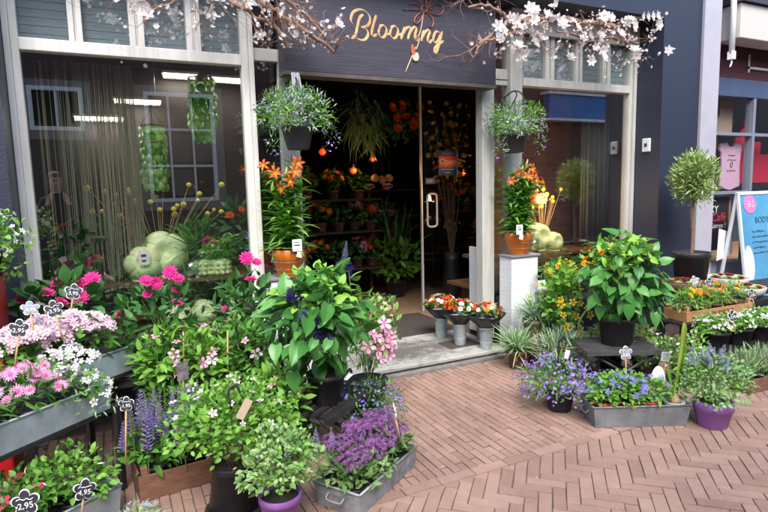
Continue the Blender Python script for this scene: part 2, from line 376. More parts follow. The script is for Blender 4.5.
# ================================================================== SETTING
ground_m = mat('street_sand', (.085, .062, .052), .95, (.125, .095, .08), nscale=30)
g = MB(); g.add([(-400, -400, -.007), (400, -400, -.007), (400, 400, -.007), (-400, 400, -.007)], [(0, 1, 2, 3)]); structure(g.build('ground', ground_m))
BRICKM = mat('paving_brick', (.325, .205, .160), .85, (.25, .150, .114), island=1)
def add_brick_noise(m):
    t = m.node_tree; N = t.nodes; Lk = t.links; b = N['Principled BSDF']; mx = [n for n in N if n.type == 'MIX'][0]
    tc = [n for n in N if n.type == 'TEX_COORD'][0]
    nz = N.new('ShaderNodeTexNoise'); nz.inputs['Scale'].default_value = 2.2; nz.inputs['Detail'].default_value = 9; nz.inputs['Roughness'].default_value = .75; Lk.new(tc.outputs['Object'], nz.inputs[0])
    mr = N.new('ShaderNodeMapRange'); mr.inputs[1].default_value = .3; mr.inputs[2].default_value = .7; mr.inputs[3].default_value = .72; mr.inputs[4].default_value = 1.18; Lk.new(nz.outputs[0], mr.inputs[0])
    m2 = N.new('ShaderNodeMix'); m2.data_type = 'RGBA'; m2.blend_type = 'MULTIPLY'; m2.inputs[0].default_value = 1; Lk.new(mx.outputs[2], m2.inputs[6]); Lk.new(mr.outputs[0], m2.inputs[7])
    n2 = N.new('ShaderNodeTexNoise'); n2.inputs['Scale'].default_value = 90; n2.inputs['Detail'].default_value = 3; Lk.new(tc.outputs['Object'], n2.inputs[0])
    m3 = N.new('ShaderNodeMix'); m3.data_type = 'RGBA'; m3.inputs[7].default_value = (.42, .33, .29, 1); Lk.new(m2.outputs[2], m3.inputs[6])
    r3 = N.new('ShaderNodeMapRange'); r3.inputs[1].default_value = .58; r3.inputs[2].default_value = .85; r3.inputs[4].default_value = .55; Lk.new(n2.outputs[0], r3.inputs[0]); Lk.new(r3.outputs[0], m3.inputs[0])
    Lk.new(m3.outputs[2], b.inputs['Base Color'])
    bp = N.new('ShaderNodeBump'); bp.inputs['Strength'].default_value = .35; bp.inputs['Distance'].default_value = .006; Lk.new(n2.outputs[0], bp.inputs['Height']); Lk.new(bp.outputs[0], b.inputs['Normal'])
add_brick_noise(BRICKM)
pv = MB()
def brick(x, y, ang, L=.2, Wd=.098, g=.0035, clip=None):
    """one clay paver centred at x, y, slightly rounded, uneven"""
    c, s = math.cos(ang), math.sin(ang); hx, hy = L/2-g*(.6+RNG.random()*.8), Wd/2-g*(.6+RNG.random()*.8)
    tz = RNG.normal()*.0012; tx, ty = RNG.normal()*.008, RNG.normal()*.012; ja = RNG.normal()*.009
    c, s = math.cos(ang+ja), math.sin(ang+ja)
    ring = [(-hx, -hy), (hx, -hy), (hx, hy), (-hx, hy)]
    if clip is not None:
        w_ = [(x+px*c-py*s, y+px*s+py*c) for px, py in ring]; sgn, yc = clip; outp = []
        for i in range(4):
            a, b = w_[i], w_[(i+1) % 4]; ia, ib = (a[1]-yc)*sgn > 0, (b[1]-yc)*sgn > 0
            if ia: outp.append(a)
            if ia != ib: t = (yc-a[1])/(b[1]-a[1]); outp.append((a[0]+(b[0]-a[0])*t, yc))
        if len(outp) < 3: return
        A = abs(sum(outp[i][0]*outp[(i+1) % len(outp)][1]-outp[(i+1) % len(outp)][0]*outp[i][1] for i in range(len(outp)))/2)
        if A < .0003: return
    else: outp = [(x+px*c-py*s, y+px*s+py*c) for px, py in ring]
    mx_ = sum(p[0] for p in outp)/len(outp); my_ = sum(p[1] for p in outp)/len(outp); n = len(outp); V = []
    for px, py in outp: V.append((px, py, -.012))
    for px, py in outp: V.append((px, py, -.003+tz+tx*(px-x)+ty*(py-y)))
    for px, py in outp:
        dx, dy = mx_-px, my_-py; d = math.hypot(dx, dy); V.append((px+dx/d*.0035, py+dy/d*.0035, tz+tx*(px-x)+ty*(py-y)))
    F = [(i, (i+1) % n, n+(i+1) % n, n+i) for i in range(n)]+[(n+i, n+(i+1) % n, 2*n+(i+1) % n, 2*n+i) for i in range(n)]+[tuple(range(2*n, 3*n))]
    pv.add(V, F)
YB0, YB1 = 2.275, 2.350
# running bond strip between the border row and the shop step: stretchers at right angles to the front
x = -3.0; col = 0
while x < 8.6:
    y = YB1-(.105 if col % 2 else 0)-RNG.random()*.05
    while y < 3.86:
        y0, y1 = max(y, YB1), min(y+.205, 3.80 if .5 < x < 3.1 else 3.864)
        if y1-y0 > .03: brick(x, (y0+y1)/2, PI/2, y1-y0, .0505, .0026)
        y += .21
    x += .0505; col += 1
x = -3.0
while x < 8.6: brick(x+.1, (YB0+YB1)/2, 0, .21, .073, .0025); x += .21
# herringbone street
A0 = math.radians(-43); ca, sa = math.cos(A0), math.sin(A0); u = .0645
for i in range(-130, 130):
    for j in range(-130, 130):
        k = (i-j) % 6
        if k == 0: px, py, an = (i+1.5)*u, (j+.5)*u, 0
        elif k == 5: px, py, an = (i+.5)*u, (j+1.5)*u, PI/2
        else: continue
        X, Y = px*ca-py*sa+2, px*sa+py*ca+1
        if -3 < X < 8.6 and -1.2 < Y < YB0+.12: brick(X, Y, A0+an, u*3, u, .0021, clip=(-1, YB0-.002))
structure(pv.build('brick_paving', BRICKM))
structure(bx('kerb', (.4, 3.803, -.02), (3.1, 3.862, .022), STONE, None, .006))
# ================================================================== FLOWER SHOP
shop = thing('flower_shop', 'dark navy flower shop front with two pale framed display windows and an open doorway', 'shop', (1, 4.2, 0))
SI = Matrix.Translation((-1, -4.2, 0))
def sp(name, a, b, m, bevel=0, parent=None):     # a part of the shop given in world numbers
    off = Vector((1, 4.2, 0)); a = Vector(a)-off; b = Vector(b)-off
    return MB().box(a, b).build(name, m, parent or shop, bevel)
def spm(name, boxes, m, bevel=0, parent=None):
    b_ = MB(); off = Vector((1, 4.2, 0))
    for a, b in boxes: b_.box(Vector(a)-off, Vector(b)-off)
    return b_.build(name, m, parent or shop, bevel)
spm('facade_wall', [((-2.2, 3.866, 0), (-.515, 4.5, 6.2)), ((4.97, 3.866, 0), (5.53, 4.5, 6.2)), ((-.515, 3.866, 3.07), (4.97, 4.5, 6.2))], NAVY)
sp('base_wall', (-.515, 4.12, 0), (1.19, 4.2, .243), NAVY); sp('base_wall', (3.2, 4.12, 0), (4.97, 4.2, .463), NAVY)
def win(x0, x1, xi0, xi1, zs, mulls, m, nm):
    b_ = []
    b_ += [((x0, 4.16, zs), (x0+.035, 4.26, 3.068)), ((x1-.035, 4.16, zs), (x1, 4.26, 3.068))]
    b_ += [((x0+.035, 4.185, zs), (xi0, 4.26, 3.066)), ((xi1, 4.185, zs), (x1-.035, 4.26, 3.066))]
    b_ += [((xi0, 4.178, 2.403), (xi1, 4.262, 2.478)), ((xi0, 4.18, 2.95), (xi1, 4.262, 3.06)), ((xi0, 4.185, zs), (xi1, 4.26, zs+.05))]
    for a, c in mulls:
        q = (c-a)*.42
        b_ += [((a, 4.183, 2.478), (a+q, 4.258, 2.95)), ((c-q, 4.183, 2.478), (c, 4.258, 2.95)), ((a+q, 4.197, 2.478), (c-q, 4.255, 2.95))]
    w = spm('window_frame', b_, m, .004)
    off = Vector((1, 4.2, 0))
    p = MB(); p.box(Vector((xi0-.01, 4.215, zs+.04))-off, Vector((xi1+.01, 4.223, 2.41))-off); p.build('pane', GLASS, w)
    ed = [xi0]+[v for ac in mulls for v in ac]+[xi1]
    for i in range(0, len(ed), 2):
        q = MB(); q.box(Vector((ed[i]-.008, 4.216, 2.47))-off, Vector((ed[i+1]+.008, 4.222, 2.96))-off); q.build('transom_pane', GLASS, w)
        q = MB(); k = 0
        z = 2.47
        while z < 2.97: q.box(Vector((ed[i]-.005, 4.243, z))-off, Vector((ed[i+1]+.005, 4.246, z+.047))-off); z += .05
        q.build('blind', BLIND, w)
    s_ = MB(); s_.box(Vector((x0-.0, 4.06, zs-.035))-off, Vector((x1, 4.183, zs+.002))-off); s_.build('window_sill', m, w, .005)
    return w
win(-.513, 1.011, -.436, .924, .28, [(-.158, -.078), (.197, .289), (.559, .653)], WHITE, 'l')
win(3.335, 4.968, 3.495, 4.888, .50, [(3.767, 3.877), (4.144, 4.235), (4.503, 4.614)], GREYF, 'r')
# door posts and side lights
spm('door_post', [((1.25, 4.17, .06), (1.335, 4.27, 2.45)), ((1.2, 4.2, .06), (1.25, 4.26, 2.45))], GREYF, .004)
spm('door_post', [((3.03, 4.17, .06), (3.12, 4.27, 2.45)), ((3.12, 4.19, .06), (3.178, 4.26, 2.45))], GREYF, .004)
sp('side_light', (1.011, 4.22, .06), (1.2, 4.226, 3.06), GLASS); sp('side_light', (3.178, 4.22, .06), (3.335, 4.226, 3.06), GLASS)
sp('head_rail', (1.011, 4.2, 2.45), (3.335, 4.26, 2.54), GREYF, .004)
sp('head_panel', (1.2, 4.22, 2.54), (3.178, 4.25, 3.068), NAVY)
sp('header_board', (3.335, 4.14, 2.86), (4.968, 4.176, 3.066), GREYF, .003)
spm('side_light_bar', [((3.18, 4.2, 2.40), (3.333, 4.25, 2.44))], GREYF)
def worn(m):
    t = m.node_tree; N = t.nodes; Lk = t.links; b = N['Principled BSDF']; old = b.inputs['Base Color'].links[0].from_socket; tc = [n for n in N if n.type == 'TEX_COORD'][0]
    mp = N.new('ShaderNodeMapping'); mp.inputs['Location'].default_value = (-1.5, -.1, 0); mp.inputs['Scale'].default_value = (1.25, 2.7, 0); Lk.new(tc.outputs['Object'], mp.inputs[0])
    ln = N.new('ShaderNodeVectorMath'); ln.operation = 'LENGTH'; Lk.new(mp.outputs[0], ln.inputs[0]); nz = N.new('ShaderNodeTexNoise'); nz.inputs['Scale'].default_value = 9; nz.inputs['Detail'].default_value = 8; nz.inputs['Roughness'].default_value = .75; Lk.new(tc.outputs['Object'], nz.inputs[0])
    ad = N.new('ShaderNodeMath'); ad.operation = 'MULTIPLY_ADD'; ad.inputs[1].default_value = 2.6; Lk.new(nz.outputs[0], ad.inputs[0]); Lk.new(ln.outputs['Value'], ad.inputs[2])
    mr = N.new('ShaderNodeMapRange'); mr.inputs[1].default_value = 2.3; mr.inputs[2].default_value = 1.6; mr.inputs[4].default_value = .9; Lk.new(ad.outputs[0], mr.inputs[0])
    mx = N.new('ShaderNodeMix'); mx.data_type = 'RGBA'; mx.inputs[7].default_value = (.085, .078, .072, 1); Lk.new(old, mx.inputs[6]); Lk.new(mr.outputs[0], mx.inputs[0]); Lk.new(mx.outputs[2], b.inputs['Base Color'])
worn(THRESH)
sp('threshold', (.85, 3.866, -.01), (3.075, 4.66, .06), THRESH, .006)
sp('threshold_gap_shade', (.85, 3.857, -.01), (3.075, 3.8655, .034), BLACKM)  # black strip stands in for the shaded gap between threshold and kerb
sp('interior_floor', (-.5, 4.66, -.01), (4.95, 9.6, .052), TANF)
# interior shell
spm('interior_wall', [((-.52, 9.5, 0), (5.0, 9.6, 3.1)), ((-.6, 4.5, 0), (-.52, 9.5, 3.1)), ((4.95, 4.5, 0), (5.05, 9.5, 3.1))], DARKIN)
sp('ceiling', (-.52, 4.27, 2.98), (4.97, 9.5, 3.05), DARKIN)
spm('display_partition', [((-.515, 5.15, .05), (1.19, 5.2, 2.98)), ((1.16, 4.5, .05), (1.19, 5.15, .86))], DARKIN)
spm('jamb_panel', [((3.18, 4.27, .06), (3.2, 4.6, .90))], PEDM)
for a_, b__ in (((-.515, 4.33, .835), (1.18, 4.85, .862)), ((3.2, 4.3, .775), (4.95, 4.75, .805)), ((-.515, 4.28, .46), (1.18, 5.15, .49)), ((3.2, 4.28, .46), (4.95, 5.05, .49))): sp('display_board', a_, b__, WOODD)
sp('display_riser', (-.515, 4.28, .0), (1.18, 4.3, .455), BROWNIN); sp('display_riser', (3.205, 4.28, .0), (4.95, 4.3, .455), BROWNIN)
BRK = brick_mat('warm_brick_wall', (.23, .095, .05), (.15, .06, .035), (.16, .13, .10))
sp('brick_partition', (3.75, 5.05, .05), (4.95, 5.15, 2.98), BRK)
# glass door with long steel handle
off = Vector((1, 4.2, 0))
dr = MB().box(Vector((3.19, 5.545, .06))-off, Vector((4.2, 5.555, 2.75))-off).build('glass_door', GLASS2, shop)
e = MB(); e.box(Vector((3.178, 5.535, .06))-off, Vector((3.196, 5.565, 2.75))-off); e.build('edge_trim', CHROME, dr)
hp = catmull([(3.235, 5.50, 1.385), (3.25, 5.50, 1.41), (3.28, 5.5, 1.418), (3.325, 5.5, 1.418), (3.35, 5.5, 1.405), (3.358, 5.5, 1.37), (3.36, 5.5, 1.1), (3.352, 5.5, 1.06), (3.325, 5.5, 1.045), (3.27, 5.5, 1.045), (3.243, 5.5, 1.06), (3.235, 5.5, 1.1), (3.235, 5.5, 1.385)], 4)
h_ = MB(); h_.tube([p-off for p in hp], .0115, 8)
for z in (1.33, 1.12): h_.tube([Vector((3.235, 5.5, z))-off, Vector((3.235, 5.55, z))-off], .008, 6)
h_.build('handle', mat('pale_handle', (.8, .8, .79), .4), dr)
mt = MB().box((1.33, 4.665, .053), (3.1, 5.5, .066)).build('entrance_mat', MATM, None, .004); tag(mt, 'dark brown entrance mat lying inside the open doorway', 'mat')
mt = MB().box((2.62, 4.08, .0605), (2.95, 4.3, .067)).build('rubber_mat', mat('dark_rubber', (.06, .045, .035), .8), None, .002); tag(mt, 'small dark mat under the middle flower bucket on the threshold', 'mat')
# light switch box on the right reveal
sw = bx('wall_box', (4.945, 3.97, 1.80), (4.968, 4.06, 1.935), mat('pale_plastic', (.6, .63, .66), .4), None, .006); tag(sw, 'small white electrical box on the navy wall beside the right window', 'electrical box')
MB().box((4.941, 4.0, 1.85), (4.9455, 4.03, 1.885)).build('button', GREYP, sw)
# ------------------------------------------------------------------ shop sign
sg = thing('shop_sign', 'slate board sign over the doorway with gold script reading Blooming', 'sign', (1.19, 4.0, 2.34))
MB().box((0, .03, .02), (1.885, .15, .76)).build('sign_board', SIGNM, sg, .004)
MB().box((.0, .02, -.01), (1.885, .16, .018)).build('sign_trim', mat('sign_trim_wood', (.10, .08, .065), .6, (.06, .05, .045), nscale=9), sg)
def ribbon(strokes, wmax, wmin, pen, d, name, m, y):
    b_ = MB()
    for st in strokes:
        P = catmull([(a, 0, c) for a, c in st], 7); n = len(P); Lq = []; Rq = []
        for i, p in enumerate(P):
            t = (P[min(i+1, n-1)]-P[max(i-1, 0)]); t.normalize(); nn = Vector((-t.z, 0, t.x))
            w_ = (wmin+(wmax-wmin)*abs(t.x*math.sin(pen)-t.z*math.cos(pen))**1.5)*.5*(min(1, .45+min(i, n-1-i)*.18))
            Lq.append(p+nn*w_); Rq.append(p-nn*w_)
        V = []
        for i in range(n):
            for q, yy in ((Lq[i], 0), (P[i], -d), (Rq[i], 0)): V.append((q.x, y+yy-(0 if yy else 0), q.z))
        F = []
        for i in range(n-1):
            for j in range(2): F.append((3*i+j, 3*i+j+1, 3*i+j+4, 3*i+j+3))
        b_.add(V, F, 0, True)
    return b_.build(name, m, sg)
SGN = {'B':[[(0.6432,0.4686),(0.6142,0.4478),(0.5966,0.4034),(0.5846,0.3561),(0.5694,0.312),(0.5388,0.2829)],[(0.5584,0.3903),(0.5371,0.4185),(0.5549,0.4731),(0.6038,0.5011),(0.6523,0.4994),(0.692,0.4667),(0.6948,0.4205),(0.665,0.3868),(0.6199,0.3738)],[(0.628,0.3746),(0.6643,0.3638),(0.6772,0.3292),(0.6539,0.2912),(0.6169,0.2807),(0.5769,0.2928)]],'l':[[(0.75,0.4765),(0.7321,0.428),(0.7138,0.3686),(0.7086,0.3321),(0.7247,0.3192),(0.7527,0.3377)]],'o':[[(0.7765,0.3834),(0.7673,0.3521),(0.7774,0.3255),(0.7998,0.3159),(0.8257,0.3373),(0.8362,0.3805),(0.8166,0.4062),(0.7897,0.4035),(0.7765,0.3834)],[(0.8319,0.3473),(0.8471,0.3436),(0.8661,0.3542)],[(0.8763,0.3873),(0.867,0.3557),(0.8774,0.3289),(0.9002,0.3192),(0.9266,0.3408),(0.9371,0.3844),(0.9171,0.4104),(0.8896,0.4076),(0.8763,0.3873)],[(0.9329,0.3531),(0.9502,0.3511),(0.966,0.3599)]],'m':[[(0.9969,0.4146),(0.9783,0.3648),(0.9615,0.3174)],[(0.9737,0.3533),(1.005,0.4006),(1.041,0.4189),(1.053,0.4038),(1.036,0.3628),(1.023,0.3229)],[(1.035,0.3627),(1.063,0.4062),(1.092,0.424),(1.103,0.4064),(1.088,0.3639),(1.089,0.334),(1.105,0.3243),(1.13,0.3453)]],'n':[[(1.17,0.4054),(1.157,0.3666),(1.146,0.3189)],[(1.155,0.3476),(1.181,0.393),(1.215,0.4136),(1.226,0.3972),(1.208,0.3562),(1.206,0.3257),(1.223,0.3158),(1.248,0.3408)]],'g':[[(1.323,0.4011),(1.289,0.4077),(1.265,0.3766),(1.259,0.338),(1.277,0.3198),(1.306,0.3422),(1.327,0.3939)],[(1.342,0.4143),(1.327,0.3594),(1.307,0.2964),(1.289,0.2527),(1.268,0.2433),(1.273,0.2782),(1.31,0.3105),(1.356,0.3405)]],'flower':[[(1.2,0.5697),(1.192,0.5529),(1.172,0.5443),(1.153,0.5487),(1.146,0.5637),(1.154,0.5804),(1.173,0.5891),(1.192,0.5847),(1.2,0.5697)],[(1.2,0.5772),(1.26,0.6102),(1.329,0.6181),(1.353,0.5792),(1.314,0.537),(1.249,0.5414),(1.2,0.5585)],[(1.15,0.5455),(1.1,0.5067),(1.081,0.4639),(1.103,0.4497),(1.14,0.4811),(1.166,0.5324)],[(1.195,0.5467),(1.24,0.5178),(1.257,0.4744),(1.243,0.439),(1.213,0.4458)],[(1.149,0.5789),(1.089,0.5979),(1.036,0.5881)],[(1.148,0.5565),(1.061,0.5505),(0.9737,0.543)],[(1.162,0.5879),(1.134,0.6291),(1.165,0.6625),(1.192,0.6397),(1.188,0.5931)],[(1.197,0.5866),(1.228,0.6215),(1.249,0.6502),(1.224,0.6733)],[(1.204,0.5665),(1.259,0.5763)]],'stem':[[(1.168,0.5415),(1.15,0.4485),(1.133,0.3869),(1.115,0.3537),(1.097,0.355),(1.103,0.3353),(1.126,0.3412),(1.118,0.3029),(1.095,0.2483)],[(1.094,0.2737),(1.047,0.1768),(0.9936,0.0676)]],'leaf':[(1.063,0.2456,-0.15,0.017,0.042,0),(1.09,0.1936,0.35,0.026,0.034,1)]}
y0 = .0285
ribbon(SGN['B']+SGN['l']+SGN['o']+SGN['m']+SGN['n']+SGN['g'], .023, .006, math.radians(-38), .003, 'lettering', GOLD, y0)
ribbon(SGN['flower'], .010, .006, 0, .007, 'flower_outline', COPPER, y0-.006)
ribbon(SGN['stem'], .009, .007, 0, .006, 'flower_stem', mat('pale_copper', (.5, .33, .2), .4, metal=.2), y0-.004)
for (cx, cz, a, w_, h__, m) in SGN['leaf']:
    M = Matrix.Translation((cx, y0-.002, cz)) @ Matrix.Rotation(a, 4, 'Y') @ Matrix.Rotation(PI/2, 4, 'X')
    MB().prism([(w_*math.cos(t*PI/8)*(1-.25*math.sin(t*PI/8)), h__*math.sin(t*PI/8)) for t in range(16)], .008, 0, M).build('sign_leaf', CREAM if m else COPPER, sg)
# ------------------------------------------------------------------ brackets
def hook_bracket(x, z, label, grp):
    t = thing('plant_bracket', label, 'bracket', (x, 4.12, z), 0, grp); b_ = MB()
    b_.tube([(0, .05, -.22), (0, .05, .08)], .008, 6); b_.tube(catmull([(0, .05, .06), (0, -.08, .10), (0, -.18, .07), (0, -.22, .01), (0, -.2, -.04)], 5), .006, 6)
    b_.tube(catmull([(0, .05, -.18), (0, -.02, -.06), (0, -.1, .02), (0, -.13, .07), (0, -.1, .09)], 5), .005, 6); b_.build('iron_scroll', BLACKM, t)
hook_bracket(1.25, 2.22, 'black iron bracket holding the hanging basket left of the doorway', 'wrought iron plant brackets')
hook_bracket(3.27, 2.22, 'black iron bracket holding the hanging basket right of the doorway', 'wrought iron plant brackets')
tas = MB()
for k in range(9): xx = 1.23+.012*(k % 5); tas.tube([(xx, 3.95+.01*(k % 3), 2.33), (xx+RNG.normal()*.012, 3.94, 2.22), (xx+RNG.normal()*.02, 3.94, 2.06+RNG.random()*.05)], .006, 5)
tag(tas.build('ribbon_bow', mat('white_ribbon', (.6, .6, .62), .6)), 'pale ribbon tied to the bracket above the left hanging basket', 'ribbon')
# ------------------------------------------------------------------ pedestals
def pedestal(x0, x1, label):
    t = thing('pedestal', label, 'pedestal', ((x0+x1)/2, 4.045, 0), 0, 'white brick pedestals'); hw = (x1-x0)/2; b_ = MB(); z = .0
    b_.box((-hw+.001, -.109, 0), (hw-.001, .062, .85))
    while z < .84:
        b_.box((-hw, -.11, z+.001), (hw, .06, z+.0395)); z += .0405
    b_.build('brick_body', PEDM, t, .002); MB().box((-hw-.012, -.125, .8505), (hw+.02, .06, .868)).build('top_slab', SLATE, t, .003)
pedestal(3.174, 3.475, 'white painted brick pedestal right of the doorway with slate top'); pedestal(1.0, 1.3, 'white painted pedestal left of the doorway half hidden behind leaves')
# ------------------------------------------------------------------ neighbouring shop
ns = thing('neighbouring_shop', 'neighbouring shop at the right with lavender grey pillar and display window', 'shop', (5.53, 4.05, 0))
def npart(name, boxes, m, bevel=0, parent=None):
    b_ = MB(); o_ = Vector((5.53, 4.05, 0))
    for a, b in boxes: b_.box(Vector(a)-o_, Vector(b)-o_)
    return b_.build(name, m, parent or ns, bevel)
npart('pillar', [((5.533, 3.84, 0), (5.80, 4.4, 6.2)), ((5.80, 3.88, 0), (5.86, 4.4, 6.2))], LAV)
npart('upper_wall', [((5.86, 4.0, 3.5), (12, 4.5, 6.2))], mat('pale_render', (.5, .47, .43), .8))
npart('awning_cassette', [((5.96, 3.74, 2.95), (12, 4.0, 3.30))], BEIGE, .01); npart('awning_rail', [((5.93, 3.70, 3.305), (12, 4.0, 3.38))], GREYP)
npart('brick_band', [((5.86, 4.06, 2.62), (12, 4.4, 3.5))], MAROON); npart('fascia', [((5.86, 4.03, 2.42), (12, 4.4, 2.615))], BLUEF, .004)
hl = npart('mirrored_window_bars', [((6.62, 4.04, 2.74), (7.2, 4.055, 2.765)), ((6.62, 4.04, 2.70), (6.64, 4.055, 2.9))], WHITE)  # reflection of a window built as white bars; no real frame here
npart('shop_window_frame', [((5.86, 4.03, .55), (5.90, 4.12, 2.415)), ((6.74, 4.03, .55), (6.785, 4.12, 2.415)), ((5.9, 4.035, 1.99), (12, 4.11, 2.025)), ((5.9, 4.04, 1.33), (6.74, 4.1, 1.365)), ((5.86, 4.0, .0), (12, 4.12, .55)), ((7.8, 4.03, .55), (7.85, 4.12, 2.415))], mat('grey_blue_frame', (.16, .18, .22), .5), .003)
npart('shop_window_pane', [((5.88, 4.075, .55), (12, 4.08, 2.41))], glass_mat('neighbour_glass', .03, (.97, .98, .98)))
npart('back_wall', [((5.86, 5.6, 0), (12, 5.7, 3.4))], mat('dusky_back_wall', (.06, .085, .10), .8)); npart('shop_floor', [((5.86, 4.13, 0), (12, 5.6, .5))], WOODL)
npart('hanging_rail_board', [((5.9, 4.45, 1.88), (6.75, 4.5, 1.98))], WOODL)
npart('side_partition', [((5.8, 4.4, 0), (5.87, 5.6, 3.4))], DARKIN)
b_ = MB(); b_.tube([(5.905, 3.79, 3.6), (5.905, 3.79, 3.3), (5.925, 3.80, 3.22), (5.925, 3.80, 2.8)], .028, 10); b_.box((5.90, 3.77, 2.74), (5.95, 3.83, 2.82)); b_.tube(catmull([(5.925, 3.8, 2.75), (5.915, 3.79, 2.70), (5.89, 3.79, 2.66)], 3), .008, 6)
tag(b_.build('drain_pipe', mat('white_pipe', (.72, .72, .72), .4)), 'white drain pipe running down beside the beige awning cassette', 'pipe')
# clothes, sign board and skyline cut-outs in the neighbour's window
def shirt(x, y, z, w_, h__, m, label, deco):
    t = thing('t_shirt', label, 't-shirt', (x, y, z)); n = 9; V = []; F = []
    prof = [(-.5, .0), (-.56, -.14), (-.46, -.2), (-.42, -.5), (-.47, -1.0), (0, -1.08), (.47, -.98), (.42, -.5), (.46, -.2), (.56, -.14), (.5, 0), (.2, .03), (.1, -.06), (-.1, -.06), (-.2, .03)]
    b_ = MB(); b_.prism([(a*w_, c*h__) for a, c in prof], .03, 0, XZ(0, .015, 0)); b_.build('cloth', m, t, .008)
    if deco:
        for i, zz in enumerate((-.27, -.37, -.62)):
            q = MB(); q.tube([(a, -.019, zz*h__+c) for a, c in scribble(17, w_*(.34, .42, .40)[i], .012)], .003, 4); q.build('printed_writing', GREYP, t)
        q = MB(); q.tube([(.02*math.cos(a*PI/6), -.019, -.48*h__+.03*math.sin(a*PI/6)) for a in range(13)], .004, 4); q.build('printed_ring', GREYP, t)
shirt(6.57, 4.17, 1.91, .40, .50, mat('lilac_cotton', (.50, .31, .42), .9), 'lilac t-shirt with dark printed writing hanging in the neighbouring window', True)
shirt(6.13, 4.22, 1.86, .30, .52, mat('red_cotton', (.52, .012, .03), .9), 'plain red t-shirt hanging beside the lilac one', False)
sk = MB(); sk.prism([(0, 0), (.0, .55), (.10, .55), (.10, .62), (.16, .66), (.16, .73), (.19, .78), (.2, .95), (.21, .78), (.25, .73), (.25, .66), (.31, .62), (.31, .5), (.5, .5), (.5, .35), (.7, .35), (.7, 0)], .02, 0, XZ(6.80, 4.28, 1.45))
tag(sk.build('skyline_cutout', mat('crimson_board', (.36, .015, .045), .6)), 'crimson skyline cut-out with a spire in the neighbouring shop window', 'decoration')
sk = MB(); sk.prism([(0, 0), (0, .10), (.12, .12), (.12, .2), (.26, .2), (.26, .38), (.32, .42), (.33, .5), (.34, .42), (.40, .38), (.44, .40), (.5, .42), (.5, 0)], .02, 0, XZ(6.22, 4.28, 2.03))
tag(sk.build('skyline_cutout', mat('tan_board', (.33, .23, .17), .6)), 'tan skyline cut-out above the lilac t-shirt', 'decoration')
cb = thing('chalkboard', 'black chalkboard with white and red writing leaning in the neighbouring window', 'chalkboard', (6.30, 4.14, .68))
MB().box((-.24, 0, 0), (.24, .02, .62)).build('board', mat('dark_board', (.03, .016, .02), .6), cb, .003)
RedT = mat('red_script', (.6, .05, .08), .7)
for s_, sz, dx, dz, m in (('The', .075, -.17, .555, CHALK), ('SEXY', .12, -.09, .475, CHALK), ('Café', .14, .05, .38, RedT), ('and Games !', .085, -.02, .285, CHALK)):
    text(s_, sz, cb, XZ(dx, -.004, dz), m, shear=.25 if s_ == 'Café' else 0)
fm = MB(); fm.box((.245, -.005, 0), (.275, .025, .62)); fm.build('frame', WOODL, cb)
pc = MB(); pc.prism([(0, 0), (.27, .06), (.24, .3), (.02, .36)], .006, 0, XZ(6.02, 3.92, .60) ); tag(pc.build('paper_sheet', PAPER), 'white sheet of paper hanging below the chalkboard', 'paper')
# blue A-frame
af = thing('a_frame_sign', 'blue A-frame street poster with white edge and pink circle', 'sign', (6.20, 3.6, .0), math.radians(2))
tl = math.radians(8)
for nm, sgn in (('front_panel', 1), ('rear_panel', -1)):
    M = Matrix.Rotation(-sgn*tl, 4, 'X'); zt = 1.37
    fr = MB(); yy = 0
    for a, b in (((-.06, 0, 0), (-.03, .03, zt)), ((.75, 0, 0), (.78, .03, zt)), ((-.03, 0, zt-.03), (.75, .03, zt)), ((-.03, 0, .15), (.75, .03, .18))): fr.box(a, b, 0, Matrix.Translation((0, 0 if sgn > 0 else .38, 0)) @ M)
    po = fr.build(nm, mat('white_frame', (.62, .66, .7), .4), af, .003)
    if sgn > 0:
        MB().box((-.03, .008, .18), (.75, .022, zt-.03), 0, M).build('poster', mat('sky_blue_poster', (.045, .20, .36), .5, (.07, .28, .44), nscale=2.5), po)
        b_ = MB(); b_.prism([(.115*math.cos(a*PI/14), .10*math.sin(a*PI/14)) for a in range(28)], .004, 0, M @ XZ(.15, .0075, 1.235)); b_.build('pink_circle', mat('pink_print', (.70, .16, .36), .6), po)
        for zz in (1.26, 1.235, 1.21):
            b_ = MB(); b_.tube([M @ Vector((.15+a, .002, zz+c)) for a, c in scribble(8, .13, .012)], .0025, 4); b_.build('small_print', PAPER, po)
        text('BODY', .10, po, M @ XZ(.36, .006, 1.05), mat('navy_print', (.02, .05, .12), .6), depth=.001)
        for k, zz in enumerate((.93, .87, .81, .75, .69)):
            b_ = MB(); b_.tube([M @ Vector((.27+.02*(k % 3)+a, .004, zz+c)) for a, c in scribble(27, .24+.05*(k % 3), .014)], .0035, 4); b_.build('text_line', mat('navy_print', (.02, .05, .12), .6), po)
        b_ = MB(); b_.prism([(.09*math.cos(a*PI/12), .2*math.sin(a*PI/12)) for a in range(24)], .003, 0, M @ XZ(.05, .0075, .58)); b_.build('pale_oval', mat('pale_print', (.5, .62, .68), .6), po)
        b_ = MB(); b_.box((.36, .0065, .2), (.75, .008, 1.0), 0, M @ Matrix.Translation((.1, 0, .0))); b_.build('pink_figure', mat('coral_print', (.65, .22, .26), .6), po)
